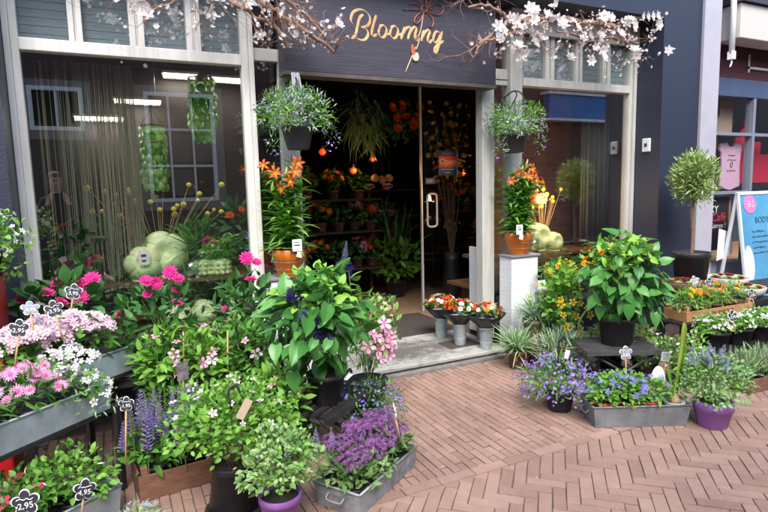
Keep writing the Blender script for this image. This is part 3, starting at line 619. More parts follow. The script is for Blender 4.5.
# ------------------------------------------------------------------ opposite side of the street (seen in the panes)
oh = thing('opposite_house', 'dark brick house across the street with white windows, seen mirrored in the panes', 'house', (0, -3.2, 0))
OBR = brick_mat('purple_brick_wall', (.15, .065, .06), (.10, .045, .042), (.10, .085, .08))
MB().box((-14, -.4, 0), (42, 0, 5.2)).build('wall', OBR, oh)
OW = mat('opposite_white_frame', (.72, .72, .70), .5)
def owin(x0, x1, z0, z1, cols, rows, sur=True):
    b_ = MB(); s_ = .07
    b_.box((x0, 0, z0), (x0+s_, .07, z1)); b_.box((x1-s_, 0, z0), (x1, .07, z1)); b_.box((x0+s_, 0, z0), (x1-s_, .07, z0+s_)); b_.box((x0+s_, 0, z1-s_), (x1-s_, .07, z1))
    for c in range(1, cols): xx = x0+(x1-x0)*c/cols; b_.box((xx-.018, 0, z0+s_), (xx+.018, .055, z1-s_))
    for r in range(1, rows): zz = z0+(z1-z0)*r/rows; b_.box((x0+s_, .0, zz-.022), (x1-s_, .05, zz+.022))
    w = b_.build('window_frame', OW, oh); MB().box((x0+s_, .004, z0+s_), (x1-s_, .012, z1-s_)).build('pane', mat('dark_pane', (.01, .011, .014), .05), w)
    if sur:
        q = MB(); q.box((x0-.16, .002, z0-.16), (x0-.002, .05, z1+.12)); q.box((x1+.002, .002, z0-.16), (x1+.16, .05, z1+.12)); q.box((x0, .002, z0-.16), (x1, .06, z0-.002)); q.box((x0, .002, z1+.002), (x1, .05, z1+.12)); q.build('surround', mat('stone_surround', (.20, .17, .15), .8), w)
    return w
w1 = owin(.70, 1.97, 1.33, 3.40, 3, 3); owin(-1.16, -.31, 2.65, 3.41, 2, 1); owin(-3.6, -2.2, 1.3, 3.4, 3, 3); owin(4.2, 5.6, 1.3, 3.4, 3, 3); owin(7.4, 8.8, 1.3, 3.4, 3, 3); owin(13.3, 14.8, 1.3, 3.4, 3, 3)
MB().box((-1.12, .002, 0), (-.36, .03, 2.58)).build('door', mat('black_door', (.015, .016, .018), .3), oh)
for a, c, m in ((1.14, 2.1, 'a'), (1.56, 2.1, 'b'), (1.14, 1.45, 'c')):
    MB().box((a, .0125, c), (a+.36, .016, c+.5)).build('poster', mat('dim_poster', (.10, .05, .05), .6, (.05, .05, .07), nscale=9), w1)
aw = MB(); aw.box((10.4, .002, 3.2), (12.55, .25, 3.8)); aw.build('blue_shop_board', mat('blue_board', (.03, .14, .42), .5), oh); aw = MB(); aw.box((10.3, .002, 3.805), (12.65, .32, 3.87)); aw.box((10.3, .002, 3.13), (12.65, .32, 3.195)); aw.build('board_trim', OW, oh)
#@@
# ================================================================== KINDS OF CONTAINER
def sign_outline(R, n=50): return [((R*(.56+.44*abs(math.cos(2.5*(a*2*PI/n)))**.8))*math.sin(a*2*PI/n+.0), (R*(.56+.44*abs(math.cos(2.5*(a*2*PI/n)))**.8))*math.cos(a*2*PI/n)) for a in range(n)]
def price_sign(p, R, L, label, txt='4,95', rz=.2, tilt=-.2, pale=False, roll=0):
    t = thing('price_sign', label, 'price sign', p, rz, 'flower shaped price signs'); T = Matrix.Rotation(roll, 4, 'Y') @ Matrix.Rotation(tilt, 4, 'X')
    MB().prism(sign_outline(R*1.0), .004, 0, T @ XZ(0, .002, 0)).build('white_edge', CHALK, t)
    b = MB().prism(sign_outline(R*.90), .004, 0, T @ XZ(0, -.001, 0)).build('board', mat('grey_board', (.22, .23, .27), .6) if pale else BOARD, t)
    q = MB(); q.tube([T @ Vector((a, -.0065, R*.28+c)) for a, c in scribble(9, R*1.1, R*.16)], R*.035, 4); q.build('chalk_scribble', CHALK, b)
    text(txt, R*.62, b, T @ XZ(0, -.0055, -R*.22), CHALK, 'chalk_price', .001)
    MB().tube([T @ Vector((0, .006, -R*.3)), T @ Vector((0, .008, -L))], .0045, 6).build('stick', CANE, t)
    return t
def zinc_trough(p, rz, L, Wd, H, label, m=ZINC, taper=.02, handle=True, scale=1):
    t = thing('zinc_trough', label, 'trough', p, rz, 'galvanised plant troughs'); b_ = MB(); w = .004; hx, hy = L/2, Wd/2
    def ring(dx, z): return [(-dx[0], -dx[1], z), (dx[0], -dx[1], z), (dx[0], dx[1], z), (-dx[0], dx[1], z)]
    V = ring((hx-taper, hy-taper), 0)+ring((hx, hy), H)+ring((hx-w, hy-w), H)+ring((hx-taper-w, hy-taper-w), .006)
    F = [(3, 2, 1, 0)]
    for k in range(3):
        for j in range(4): F.append((4*k+j, 4*k+(j+1) % 4, 4*k+4+(j+1) % 4, 4*k+4+j))
    F.append((12, 13, 14, 15)); b_.add(V, F); b_.build('body', m, t, .003)
    r_ = MB(); c = [(-hx, -hy, H), (hx, -hy, H), (hx, hy, H), (-hx, hy, H)]
    for i in range(4): r_.tube([c[i], c[(i+1) % 4]], .006, 8)
    r_.build('rolled_rim', m, t)
    if handle:
        for s_ in (-1, 1):
            h_ = MB(); xx = s_*(hx-taper*.35); h_.tube(catmull([(xx, -.045, H*.72), (xx+s_*.022, -.045, H*.60), (xx+s_*.026, -.03, H*.52), (xx+s_*.026, .03, H*.52), (xx+s_*.022, .045, H*.60), (xx, .045, H*.72)], 3), .0045, 6)
            h_.box((xx-.002, -.055, H*.66), (xx+.006, .055, H*.82)); h_.build('handle', m, t)
    tr = MB().box((-hx+taper+.012, -hy+taper+.012, .012), (hx-taper-.012, hy-taper-.012, H-.022)).build('black_liner', BLACKP, t)
    return t
def wood_crate(p, rz, L, Wd, H, label, m=WOODC, slats=1, txt=None, posts=True, gap=.0):
    t = thing('wooden_crate', label, 'crate', p, rz, 'wooden plant crates'); hx, hy = L/2, Wd/2; h = (H-gap*(slats-1))/slats
    for s_ in (-1, 1):
        for k in range(slats):
            z = k*(h+gap); y = s_*hy; MB().box((-hx, min(y, y-s_*.01), z), (hx, max(y, y-s_*.01), z+h)).build('side_board', m, t, .002)
        x = s_*hx; MB().box((min(x, x-s_*.012), -hy+.011, 0), (max(x, x-s_*.012), hy-.011, H)).build('end_board', m, t, .002)
        if posts:
            for q in (-1, 1):
                cx, cy = s_*(hx-.03), q*(hy-.027); MB().box((cx-.016, cy-.016, .008), (cx+.016, cy+.016, H+.035)).build('corner_post', m, t, .002)
    MB().box((-hx+.013, -hy+.012, .0), (hx-.013, hy-.012, .008)).build('base_board', m, t)
    if txt: text(txt, H*.62, t, XZ(.0, -hy-.0012, H*.5), mat('stamp_ink', (.03, .015, .01), .8), 'stamped_lettering', .0006)
    return t
def root(name, label, cat, p, rz=0, grp=None): return thing(name, label, cat, p, rz, grp)
# leaf colours
L_MID = leafm('leaf_mid', (.05, .14, .026), (.11, .25, .05)); L_DARK = leafm('leaf_dark', (.026, .085, .024), (.06, .16, .05)); L_LIME = leafm('leaf_lime', (.13, .26, .035), (.24, .38, .07))
L_BIG = leafm('leaf_broad', (.035, .13, .03), (.11, .26, .085), .33); L_BIGY = leafm('leaf_broad_young', (.15, .30, .045), (.27, .42, .09), .4)
L_GREY = leafm('leaf_grey', (.15, .24, .12), (.30, .40, .24), .6); L_SILV = leafm('leaf_silver', (.22, .28, .24), (.36, .42, .38), .6); L_VAR = leafm('leaf_variegated', (.10, .20, .05), (.36, .44, .26), .5); L_OL = leafm('leaf_olive', (.14, .20, .06), (.36, .40, .20), .5)
L_FRESH = leafm('leaf_fresh', (.08, .20, .035), (.20, .35, .075))
MAG = petm('magenta_petal', (.62, .02, .20), (.72, .05, .30)); PINK = petm('pink_petal', (.72, .20, .45), (.80, .42, .62)); PALEP = petm('pale_pink_petal', (.80, .55, .65), (.85, .76, .80)); WHT = petm('white_petal', (.84, .82, .80), (.90, .88, .86))
HPINK = petm('mandevilla_pink', (.80, .28, .46), (.86, .52, .64)); PURP = petm('heliotrope_petal', (.15, .045, .17), (.36, .17, .38)); VIOL = petm('lobelia_petal', (.20, .14, .50), (.38, .26, .66)); BLUE = petm('blue_petal', (.13, .12, .52), (.28, .26, .68)); SALV = petm('salvia_petal', (.24, .15, .48), (.46, .36, .68)); LAVP = petm('lavender_petal', (.36, .34, .55), (.52, .50, .66))
YEL = petm('yellow_petal', (.80, .48, .01), (.85, .60, .04)); ORG = petm('orange_petal', (.80, .20, .01), (.85, .36, .02)); REDO = petm('red_orange_petal', (.72, .06, .01), (.80, .17, .015)); REDF = petm('red_petal', (.60, .02, .015), (.72, .08, .03)); DEEP = mat('deep_blue_petal', (.05, .03, .26), .6, (.11, .07, .38), island=1)
DEEPP = mat('dark_violet_centre', (.10, .02, .14), .7); GERP = petm('geranium_petal', (.82, .50, .64), (.90, .82, .85)); EYE = mat('dark_eye', (.05, .02, .015), .8); GOLDC = mat('golden_centre', (.60, .36, .03), .7); CORE = mat('pink_centre', (.55, .06, .20), .7); PALEC = mat('pale_centre', (.55, .60, .25), .7)
def spikes(parent, tips, base, hgt, rad, pm, sm, n=46, L=.012, name='flower_spike', single=True, lean=.1):
    """upright flower spikes; each one an object sharing one mesh"""
    k = np.arange(n); z = hgt*(k/n); a = k*2.4; r = rad*(1-.75*(k/n))
    P = np.stack([r*np.cos(a), r*np.sin(a), z], 1); D = np.stack([np.cos(a), np.sin(a), .5+0*a], 1)
    Sc = L*(1.15-.8*k/n)
    first = None
    for t in tips:
        if first is None:
            o = scatter(name, BIT, P, frames(D, np.tile(UP, (n, 1))+D*.3), Sc, [pm], parent); first = o
            b = MB(); b.tube([(0, 0, -.10), (0, 0, hgt*1.04)], [.0022, .0012], 4); b.build('spike_stem', sm, o)
        else: o = copy_tree(first, parent)
        o.location = t; o.rotation_euler = (RNG.normal()*lean, RNG.normal()*lean, RNG.random()*6); s_ = .75+.5*RNG.random(); o.scale = (s_, s_, s_)
# ================================================================== LEFT DISPLAY
UX = Vector((-.757, -.653, 0)); VX = Vector((-.653, .757, 0)); RZ = math.atan2(.653, .757)
def tro(corner, L, Wd): c = Vector(corner)+UX*(L/2)+VX*(Wd/2); return c
st = thing('stepped_stand', 'black stepped stand carrying the zinc troughs at the left edge', 'plant stand', (-.25, 3.2, 0), RZ)
Ms = Matrix.Rotation(-RZ, 4, 'Z') @ Matrix.Translation((.25, -3.2, 0))
def stb(name, corner, L, Wd, z0, z1):
    b_ = MB(); a = Vector(corner); P = [a, a+UX*L, a+UX*L+VX*Wd, a+VX*Wd]
    V = [Ms @ Vector((p.x, p.y, z)) for z in (z0, z1) for p in P]
    b_.add(V, [(0, 1, 2, 3), (7, 6, 5, 4), (0, 4, 5, 1), (1, 5, 6, 2), (2, 6, 7, 3), (3, 7, 4, 0)]); b_.build(name, BLACKM, st, .002)
o2 = Vector((-.06, 2.99, 0)); o3 = Vector((.06, 3.437, 0))
for o_, z in ((o2, .445), (o3, .495)):
    for k in range(3): stb('shelf_slat', o_+VX*(.01+.075*k)-UX*.05, 1.05, .055, z-.022, z)
    for s_, w_ in ((0, 0), (0, .2), (.9, 0), (.9, .2)): stb('leg', o_+UX*(s_-.04)+VX*(w_+.0), .03, .03, 0, z-.0225)
c2 = tro((-.06, 2.99, .447), .95, .2); zinc_trough(c2, RZ, .95, .2, .135, 'long zinc trough of pink daisies and white phlox on the middle step', ZINCL, .012)
c3 = tro((.06, 3.437, .497), .75, .2); zinc_trough(c3, RZ, .75, .2, .142, 'zinc trough of pale pink geraniums on the top step behind the daisies', ZINCL, .012)
u1 = Vector((-.851, -.524, 0)); v1 = Vector((-.524, .851, 0)); c1 = Vector((-.052, 2.755, .02))+u1*.36+v1*.11
zinc_trough(c1, math.atan2(.524, .851), .72, .22, .136, 'low zinc trough of fuchsias in the lower left corner', ZINCL, .012)
def trow(o_, s_, w_, z): p = o_+UX*s_+VX*w_; return (p.x, p.y, z)
# pale pink geraniums in the top trough
for i, (s_, w_, lab) in enumerate(((.26, .10, 'pale pink geranium at the right end of the top zinc trough'), (.52, .10, 'pale pink geranium in the middle of the top zinc trough, price signs before it'))):
    t = root('geranium', lab, 'plant', trow(o3, s_, w_, .515), 0, 'pale pink geraniums'); pot(t, .055, .075, .115, BLACKP)
    leaves(t, 170, (0, 0, .20), (.15, .13, .11), LEAFW, .06, [L_MID], clumps=14)
    hs = [((.13*math.cos(a)*r_, .11*math.sin(a)*r_, .29+.05*(1-r_)+RNG.normal()*.015), (math.cos(a)*.5, math.sin(a)*.5-.4, .8)) for a, r_ in [(k*2.4, (.15+k/15)**.6) for k in range(15)]]
    f0 = None
    for p, nn in hs:
        if f0 is None: f0 = blooms(t, 40, (0, 0, 0), (.05, .05, .04), F5, .0185, [GERP, CORE], 'flower_head', -.35, .3, kind=False); f = f0
        else: f = f0.copy(); COL.objects.link(f); f.parent = t
        f.location = p; f.rotation_euler = (RNG.random()*.5, RNG.random()*.5, RNG.random()*6); f.scale = (.85+.3*RNG.random(),)*3
# pink daisies, white phlox in the middle trough
for i, (s_, lab, n) in enumerate(((.36, 'bushy pink daisy in the middle zinc trough nearest its right half', 30), (.66, 'bright pink daisy at the left edge in the middle zinc trough', 30))):
    t = root('daisy', lab, 'plant', trow(o2, s_, .1, .47), 0, 'pink daisies'); pot(t, .06, .08, .11, BLACKP)
    leaves(t, 260, (0, 0, .17), (.15, .12, .11), LEAFN, .06, [L_MID], clumps=18)
    heads(t, [((.16*math.cos(a)*r_, .12*math.sin(a)*r_-.02, .30-.11*r_*r_+RNG.normal()*.012), (math.cos(a)*.5, math.sin(a)*.4-.45, .8)) for a, r_ in [(k*2.4, ((k+.5)/n)**.5) for k in range(n)]], DAISY, .031, [PINK, CORE], 'daisy_head')
t = root('phlox', 'white and pale pink phlox spilling over the right end of the middle trough', 'plant', trow(o2, .15, .08, .47)); pot(t, .06, .08, .11, BLACKP)
leaves(t, 200, (0, 0, .15), (.13, .12, .08), LEAFN, .05, [L_MID]); leaves(t, 120, (.09, -.10, .08), (.09, .07, .09), LEAFN, .03, [L_GREY], 'trailing_foliage')
for (p, n_) in (((-.08, 0, .28), 26), ((.0, .03, .29), 26), ((.07, .0, .26), 24), ((-.02, -.07, .24), 22), ((.06, -.08, .19), 18), ((.12, -.08, .14), 8), ((.13, -.11, .08), 6)): blooms(t, n_, p, (.05, .05, .035), F5, .018, [WHT, PALEC], 'flower_head', -.3, .3, kind=False)
# fuchsias in the low trough
for s_, lab in ((.17, 'white budded fuchsia at the right end of the low zinc trough'), (.40, 'pink flowered fuchsia in the middle of the low zinc trough'), (.62, 'red and pink fuchsia at the far left of the low trough')):
    p = Vector((-.052, 2.755, .04))+u1*s_+v1*.11; t = root('fuchsia', lab, 'plant', p, 0, 'fuchsias in the low trough'); pot(t, .055, .07, .105, BLACKP)
    cc = leaves(t, 620, (0, .02, .20), (.16, .14, .13), LEAFW, .032, [L_FRESH if s_ < .3 else L_GREY if s_ > .5 else L_MID], clumps=22, tight=.25); stems(t, (0, 0, .1), cc[:9], .0022, BROWNST)
    blooms(t, 15, (0, 0, .2), (.155, .14, .11), LEAFN, .032, [WHT if s_ < .3 else PALEP], 'bud', -.1, .5, kind=False)
    if s_ > .3: blooms(t, 8, (0, -.02, .19), (.15, .13, .1), F5, .026, [petm('fuchsia_petal', (.55, .02, .08), (.65, .06, .16)), CORE], 'blossom', -.1, .5, kind=False)
# small alpine plant at the bottom edge
t = root('alpine_plant', 'small lilac flowered plant at the bottom edge beside the low trough', 'plant', (.015, 2.49, 0)); pot(t, .045, .06, .1, BLACKP); leaves(t, 160, (0, 0, .12), (.09, .08, .05), LEAFN, .03, [L_GREY]); blooms(t, 40, (0, 0, .12), (.09, .08, .06), F5, .012, [LAVP, PALEC], 'blossom', .0)
# magenta zinnias under the left pane
bn = thing('plant_bench', 'dark bench behind the troughs holding the window side shrubs', 'bench', (.1, 3.62, 0))
for y in (-.2, -.07, .06, .19): MB().box((-.62, y, .40), (.82, y+.1, .425)).build('slat', BLACKM, bn)
for x, y in ((-.58, -.18), (.78, -.18), (-.58, .26), (.78, .26)): MB().box((x-.02, y-.02, 0), (x+.02, y+.02, .399)).build('leg', BLACKM, bn)
bx2 = MB(); tag(bx('upturned_box', (-.52, 3.56, .43), (-.1, 3.86, .62), BLACKP, None, .01), 'black box raising the magenta zinnia by the left window frame', 'box')
t = root('zinnia', 'magenta zinnia beside the left window jamb behind the geraniums', 'plant', (-.31, 3.7, .62)); pot(t, .07, .09, .14, BLACKP)
leaves(t, 130, (0, 0, .25), (.23, .14, .13), LEAFW, .09, [L_DARK], clumps=14)
heads(t, [((x, y, z), (RNG.normal()*.2, -.8, .6)) for x, y, z in ((-.13, -.1, .27), (-.05, -.1, .34), (.02, -.12, .28), (.11, -.1, .30), (.12, -.04, .36), (.18, -.05, .39), (-.18, -.04, .31), (.0, .0, .38))], ZIN, .045, [MAG, CORE], 'zinnia_head')
# two dark zinnias with pompon heads
for p, rr, hd, lab in (((.22, 3.52, .427), (.23, .17, .26), ((-.07, -.12, .58), (-.02, -.12, .565), (.06, -.1, .615), (.10, -.12, .58)), 'dark leaved zinnia with four magenta pompons before the green ceramic pumpkins'),
                       ((.74, 3.55, .427), (.19, .16, .27), ((-.01, -.1, .66), (.05, -.1, .63), (.0, -.15, .53)), 'dark leaved zinnia with three magenta heads left of the orange lily pot')):
    t = root('zinnia', lab, 'plant', p, 0, 'magenta zinnias'); pot(t, .08, .1, .17, BLACKP)
    cc = leaves(t, 300, (0, 0, .30), (rr[0], rr[1], rr[2]*.85), LEAF, .075, [L_DARK], clumps=24, tight=.25); stems(t, (0, 0, .15), cc[:10], .003)
    blooms(t, 5, (0, 0, .32), (rr[0], rr[1], rr[2]*.85), ZIN, .03, [MAG, CORE], 'small_zinnia_head', .1, kind=False); heads(t, [(h_, (RNG.normal()*.3, -.8, .6)) for h_ in hd], ZIN, .04, [MAG, CORE], 'zinnia_head')
# mandevillas on canes
for k, (p, rr, lab) in enumerate((((.235, 3.36, 0), (.15, .12, .19), 'mandevilla with green buds just right of the zinc troughs'), ((.42, 3.25, 0), (.18, .13, .21), 'mandevilla with a white star flower on a cane behind the lavender crate'), ((.66, 3.24, 0), (.18, .13, .21), 'mandevilla with pink buds beside the black frame'), ((.80, 2.97, 0), (.13, .12, .16), 'low mandevilla tucked against the slatted stand'))):
    t = root('mandevilla', lab, 'plant', p, 0, 'mandevillas on canes'); z = .53 if k < 3 else .36; pot(t, .09, .12, .22, BLACKP)
    cc = leaves(t, 420, (0, 0, z), rr, LEAF, .062, [L_FRESH if k != 2 else L_MID], clumps=24, tight=.26); leaves(t, 170, (0, 0, z-.22), (rr[0]*.9, rr[1]*.9, .14), LEAF, .06, [L_DARK if k % 2 else L_MID], 'lower_foliage')
    stems(t, (0, 0, .2), cc[:10], .003)
    for dx in ((.06,), (.09,), (), ())[k]: MB().tube([(dx, -.1, .2), (dx*1.25, -.135, z+.20)], .0045, 6).build('cane', CANE, t)
    heads(t, [((x, -rr[1]*1.05, z+dz), (RNG.normal()*.3, -1, .3)) for x, dz in ((.02, .05), (-.1, -.08), (.09, -.04))[:(1, 2, 3, 2)[k]]], STAR, .034, [PALEP if k != 1 else WHT, CORE], 'star_flower')
    blooms(t, 12, (0, -.02, z), (rr[0], rr[1], rr[2]), F5, .03, [HPINK, CORE], 'pink_blossom', -.2, .4, kind=False)
# black iron rack seen between the leaves
rk = thing('iron_rack', 'narrow black iron rack between the mandevillas and the salvia', 'rack', (.88, 3.3, 0)); b_ = MB()
for x in (0, .10): MB().box((x-.012, -.012, 0), (x+.012, .012, .78-x)).build('post', BLACKM, rk)
MB().box((.013, -.01, .56), (.087, .01, .60)).build('cross_bar', BLACKM, rk); MB().box((-.03, -.014, .68), (.13, .014, .74), 0, Matrix.Rotation(.25, 4, 'Y')).build('top_plate', BLACKM, rk)
# red tall planter by the left edge
t = thing('red_planter_box', 'tall glossy red box at the far left edge under a white flowered plant', 'planter', (-.715, 3.55, 0)); MB().box((-.16, -.16, 0), (.155, .16, 1.06)).build('box', REDBOX, t, .012); MB().box((-.166, -.166, 1.0615), (.161, .166, 1.085)).build('lid', REDBOX, t, .006)
t = root('bacopa', 'white flowered bacopa on top of the red box', 'plant', (-.62, 3.52, 1.086)); pot(t, .08, .1, .13, BLACKP)
leaves(t, 420, (.02, 0, .19), (.18, .17, .15), LEAFW, .04, [L_FRESH], clumps=22, tight=.25); leaves(t, 60, (.14, -.08, .05), (.08, .08, .09), LEAFW, .035, [L_FRESH], 'trailing_foliage'); blooms(t, 70, (.03, 0, .19), (.19, .18, .16), F5, .014, [WHT, PALEC], 'blossom', -.5)
# salvia crate
wood_crate((.215, 3.005, 0), math.radians(5.8), .42, .30, .13, 'reddish wooden crate of purple salvia standing on the brick paving', WOODC)
for (x, y), lab in (((.10, 2.99), 'purple salvia in the left half of the wooden crate'), ((.27, 3.02), 'purple salvia in the right half of the wooden crate')):
    t = root('salvia', lab, 'plant', (x, y, .012), 0, 'purple salvias in the crate'); pot(t, .06, .075, .11, mat('dark_violet_pot', (.05, .02, .07), .5))
    cc = leaves(t, 240, (0, 0, .17), (.11, .13, .10), LEAF, .06, [L_MID], clumps=16, upb=.8); stems(t, (0, 0, .1), cc[:6])
    spikes(t, [(RNG.normal()*.06, RNG.normal()*.07, .2+RNG.random()*.07) for _ in range(20)], 0, .21, .018, SALV, STEM, 66, .014)
    spikes(t, [(RNG.normal()*.07, RNG.normal()*.08, .25+RNG.random()*.07) for _ in range(11)], 0, .17, .009, L_OL, STEM, 44, .009, 'seed_spike')
# big light green bush in a black pot
t = root('abelia_bush', 'large light green bush in a flared black pot at the front', 'plant', (.425, 2.555, 0)); pot(t, .125, .093, .24, BLACKP, rim=.02); MB().lathe([(.0, 0), (.135, 0), (.14, .02), (.125, .03), (0, .031)], 32).build('saucer', BLACKP, t)
cc = leaves(t, 1500, (0, .02, .43), (.27, .25, .19), LEAFW, .030, [L_FRESH], clumps=46, tight=.2, var=.45); leaves(t, 520, (.0, .02, .42), (.29, .26, .21), LEAFW, .026, [L_LIME], 'young_foliage', clumps=40, tight=.16); stems(t, (0, 0, .22), cc[:26], .003, BROWNST)
blooms(t, 26, (0, 0, .43), (.28, .26, .2), F5, .017, [PALEP, CORE], 'blossom', -.2, kind=False)
tg = MB(); M = XZ(.03, -.19, .56, .2) @ Matrix.Rotation(-.6, 4, 'Z'); tg.box((-.02, -.045, 0), (.02, .045, .002), 0, M); tg.build('paper_tag', mat('tan_label', (.55, .42, .30), .7), t)
MB().tube(catmull([(-.02, -.16, .56), (-.03, -.17, .64), (.0, -.17, .67), (.02, -.17, .63)], 4), .006, 6).build('hook', GREYP, t)
# variegated plant in purple pot
t = root('variegated_nepeta', 'pale variegated plant in a round purple pot at the bottom centre', 'plant', (.565, 2.255, 0)); pot(t, .068, .088, .20, PURPLEP, rim=.02)
cc = leaves(t, 1000, (.02, .03, .335), (.18, .16, .13), LEAFW, .026, [L_VAR], clumps=34, tight=.22); leaves(t, 260, (.02, .03, .32), (.165, .15, .115), LEAFW, .028, [L_FRESH], 'inner_foliage'); stems(t, (0, 0, .18), cc[:14], .002)
spikes(t, [(.03+RNG.normal()*.09, .02+RNG.normal()*.08, .36+RNG.random()*.05) for _ in range(9)], 0, .07, .008, LAVP, STEM, 26, .009)
# heliotropes in the front zinc trough
tr_c = Vector((.913, 2.195, 0)); ux = Vector((.478, .309, 0)).normalized(); vx = Vector((-.309, .478, 0)).normalized(); LT, WT = .56, .265
cen = tr_c+ux*(LT/2)+vx*(WT/2); zinc_trough(cen, math.atan2(ux.y, ux.x), LT, WT, .118, 'grey zinc trough with end handle full of purple heliotrope at the front', ZINC, .012)
for k, (a, w_) in enumerate(((.09, .09), (.26, .08), (.44, .09), (.12, .20), (.30, .2), (.47, .19))):
    p = tr_c+ux*a+vx*w_; t = root('heliotrope', ('dark purple heliotrope in the front zinc trough, ' + ('nearest the handle', 'middle of the front row', 'right end of the front row', 'back row beside the variegated plant', 'middle of the back row', 'right end of the back row')[k]), 'plant', (p.x, p.y, .02), 0, 'heliotropes in the zinc trough'); pot(t, .045, .06, .085, BLACKP)
    leaves(t, 130, (0, 0, .135), (.085, .085, .075), LEAF, .046, [L_GREY if k % 2 else leafm('leaf_helio', (.07, .13, .045), (.17, .25, .11), .55)], clumps=12)
    hp_ = [(Vector((.075*math.cos(q*2.4)*((q+.4)/8)**.5, .075*math.sin(q*2.4)*((q+.4)/8)**.5, .225+(.04 if k > 2 else 0)-.02*(q/8))), 0) for q in range(9)]; f0 = None
    for p_, _ in hp_:
        if f0 is None: f0 = blooms(t, 46, (0, 0, 0), (.04, .04, .018), F5, .0085, [PURP, DEEPP], 'flower_head', -.1, .4, kind=False); f = f0
        else: f = f0.copy(); COL.objects.link(f); f.parent = t
        f.location = p_; f.rotation_euler = (RNG.normal()*.3, RNG.normal()*.3, RNG.random()*6); f.scale = (.8+.4*RNG.random(),)*3
# blue lobelia behind it
t = root('lobelia', 'deep blue lobelia behind the heliotrope trough below the slatted stand', 'plant', (1.30, 2.93, 0)); pot(t, .07, .09, .14, BLACKP)
leaves(t, 800, (0, 0, .20), (.20, .15, .14), LEAFN, .035, [L_MID], clumps=36); blooms(t, 300, (0, 0, .20), (.21, .17, .15), BIT, .011, [BLUE], 'blossom', -.3, .6)
# slatted stand with the big broad leaved salvia
SA = math.atan2(.264, .332); sd_ = Vector((math.cos(SA), math.sin(SA), 0)); sv = Vector((-math.sin(SA), math.cos(SA), 0)); so = Vector((.94, 2.70, 0))
ss = thing('slatted_stand', 'low black slatted stand with crossed legs under the big salvia pot', 'plant stand', so, SA)
for k in range(7): MB().box((0, .06*k, .275), (.50, .06*k+.03, .293)).build('slat', BLACKM, ss)
MB().box((-.02, -.045, .262), (.53, -.006, .296)).build('front_rail', BLACKM, ss)
for x in (.04, .44): MB().box((x, .0, .255), (x+.03, .36, .2745)).build('bearer', BLACKM, ss)
for y in (.01, .33):
    MB().tube([(.03, y, 0), (.44, y, .262)], .012, 6).build('leg', BLACKM, ss); MB().tube([(.46, y+.022, 0), (.05, y+.022, .262)], .012, 6).build('leg', BLACKM, ss)
def broad_plant(name, label, p, r0, r1, h, c, rad, n, L, ny, handle=False, accents=()):
    t = root(name, label, 'plant', p); pp = pot(t, r0, r1, h, BLACKP, rim=.016)
    if handle: MB().tube(catmull([(r1-.0, -.02, h-.03), (r1+.035, -.02, h-.0), (r1+.04, -.015, h-.06), (r1-.005, -.01, h-.10)], 4), .008, 6).build('pot_handle', BLACKP, t)
    cc = leaves(t, n, c, rad, BIG, L, [L_BIG, STEM], clumps=44, tight=.26, upb=-.6, jit=.55, flat=.6, var=.38, zmin=-.5, shell=.6)
    leaves(t, ny, (c[0], c[1], c[2]+rad[2]*.55), (rad[0]*.85, rad[1]*.85, rad[2]*.5), BIG, L*.62, [L_BIGY, STEM], 'young_foliage', clumps=34, upb=.1, jit=.7, flat=1, zmin=0)
    stems(t, (0, 0, h-.04), cc[:22], .005, STEM); return t
t = broad_plant('broad_leaved_salvia', 'large broad leaved plant with dark blue flower tips on the slatted stand', (1.03, 2.92, .294), .085, .108, .17, (-.03, 0, .435), (.26, .245, .305), 330, .09, 150, True)
spikes(t, [(-.17, -.17, .52), (-.13, -.2, .47), (-.10, -.2, .43), (-.20, -.1, .62), (.15, -.03, .75), (.19, .05, .68), (.12, .05, .72), (-.05, -.22, .40)], 0, .07, .022, DEEP, STEM, 44, .02, 'blue_flower')
spikes(t, [(.17, .08, .78)], 0, .15, .022, mat('grey_bud', (.14, .13, .22), .8, (.3, .28, .4), island=1), STEM, 70, .014, 'long_spike')
lb = MB(); lb.box((-.03, 0, -.012), (.03, .002, .012), 0, XZ(.1, -.1, .155, .5) @ Matrix.Rotation(.3, 4, 'Z')); lb.build('white_label', PAPER, t)
# pink mandevilla on the right of the salvia
t = root('pink_mandevilla', 'pink trumpet mandevilla between the big salvia and the threshold', 'plant', (1.45, 3.28, 0)); pot(t, .10, .13, .24, BLACKP)
cc = leaves(t, 420, (.03, 0, .55), (.18, .15, .24), LEAF, .05, [L_FRESH], clumps=26, tight=.24); stems(t, (0, 0, .22), cc[:14], .003)
heads(t, [((x, -.15+y, z), (.2+RNG.normal()*.3, -.9, .3)) for x, y, z in ((-.01, -.02, .57), (.05, 0, .62), (.09, .02, .59), (.10, 0, .53), (.04, -.03, .52), (.08, -.01, .47), (.13, .03, .55), (.0, -.02, .48), (-.05, -.05, .60), (-.08, -.05, .52), (.02, -.03, .43), (.09, .0, .43), (.05, -.02, .65), (.12, .02, .49), (.06, -.02, .56))], F5, .048, [HPINK, CORE], 'trumpet_flower', .35)
blooms(t, 50, (.12, 0, .68), (.1, .1, .12), F5, .016, [petm('lime_bract', (.45, .50, .22), (.55, .52, .32)), PALEC], 'bract', -.4)
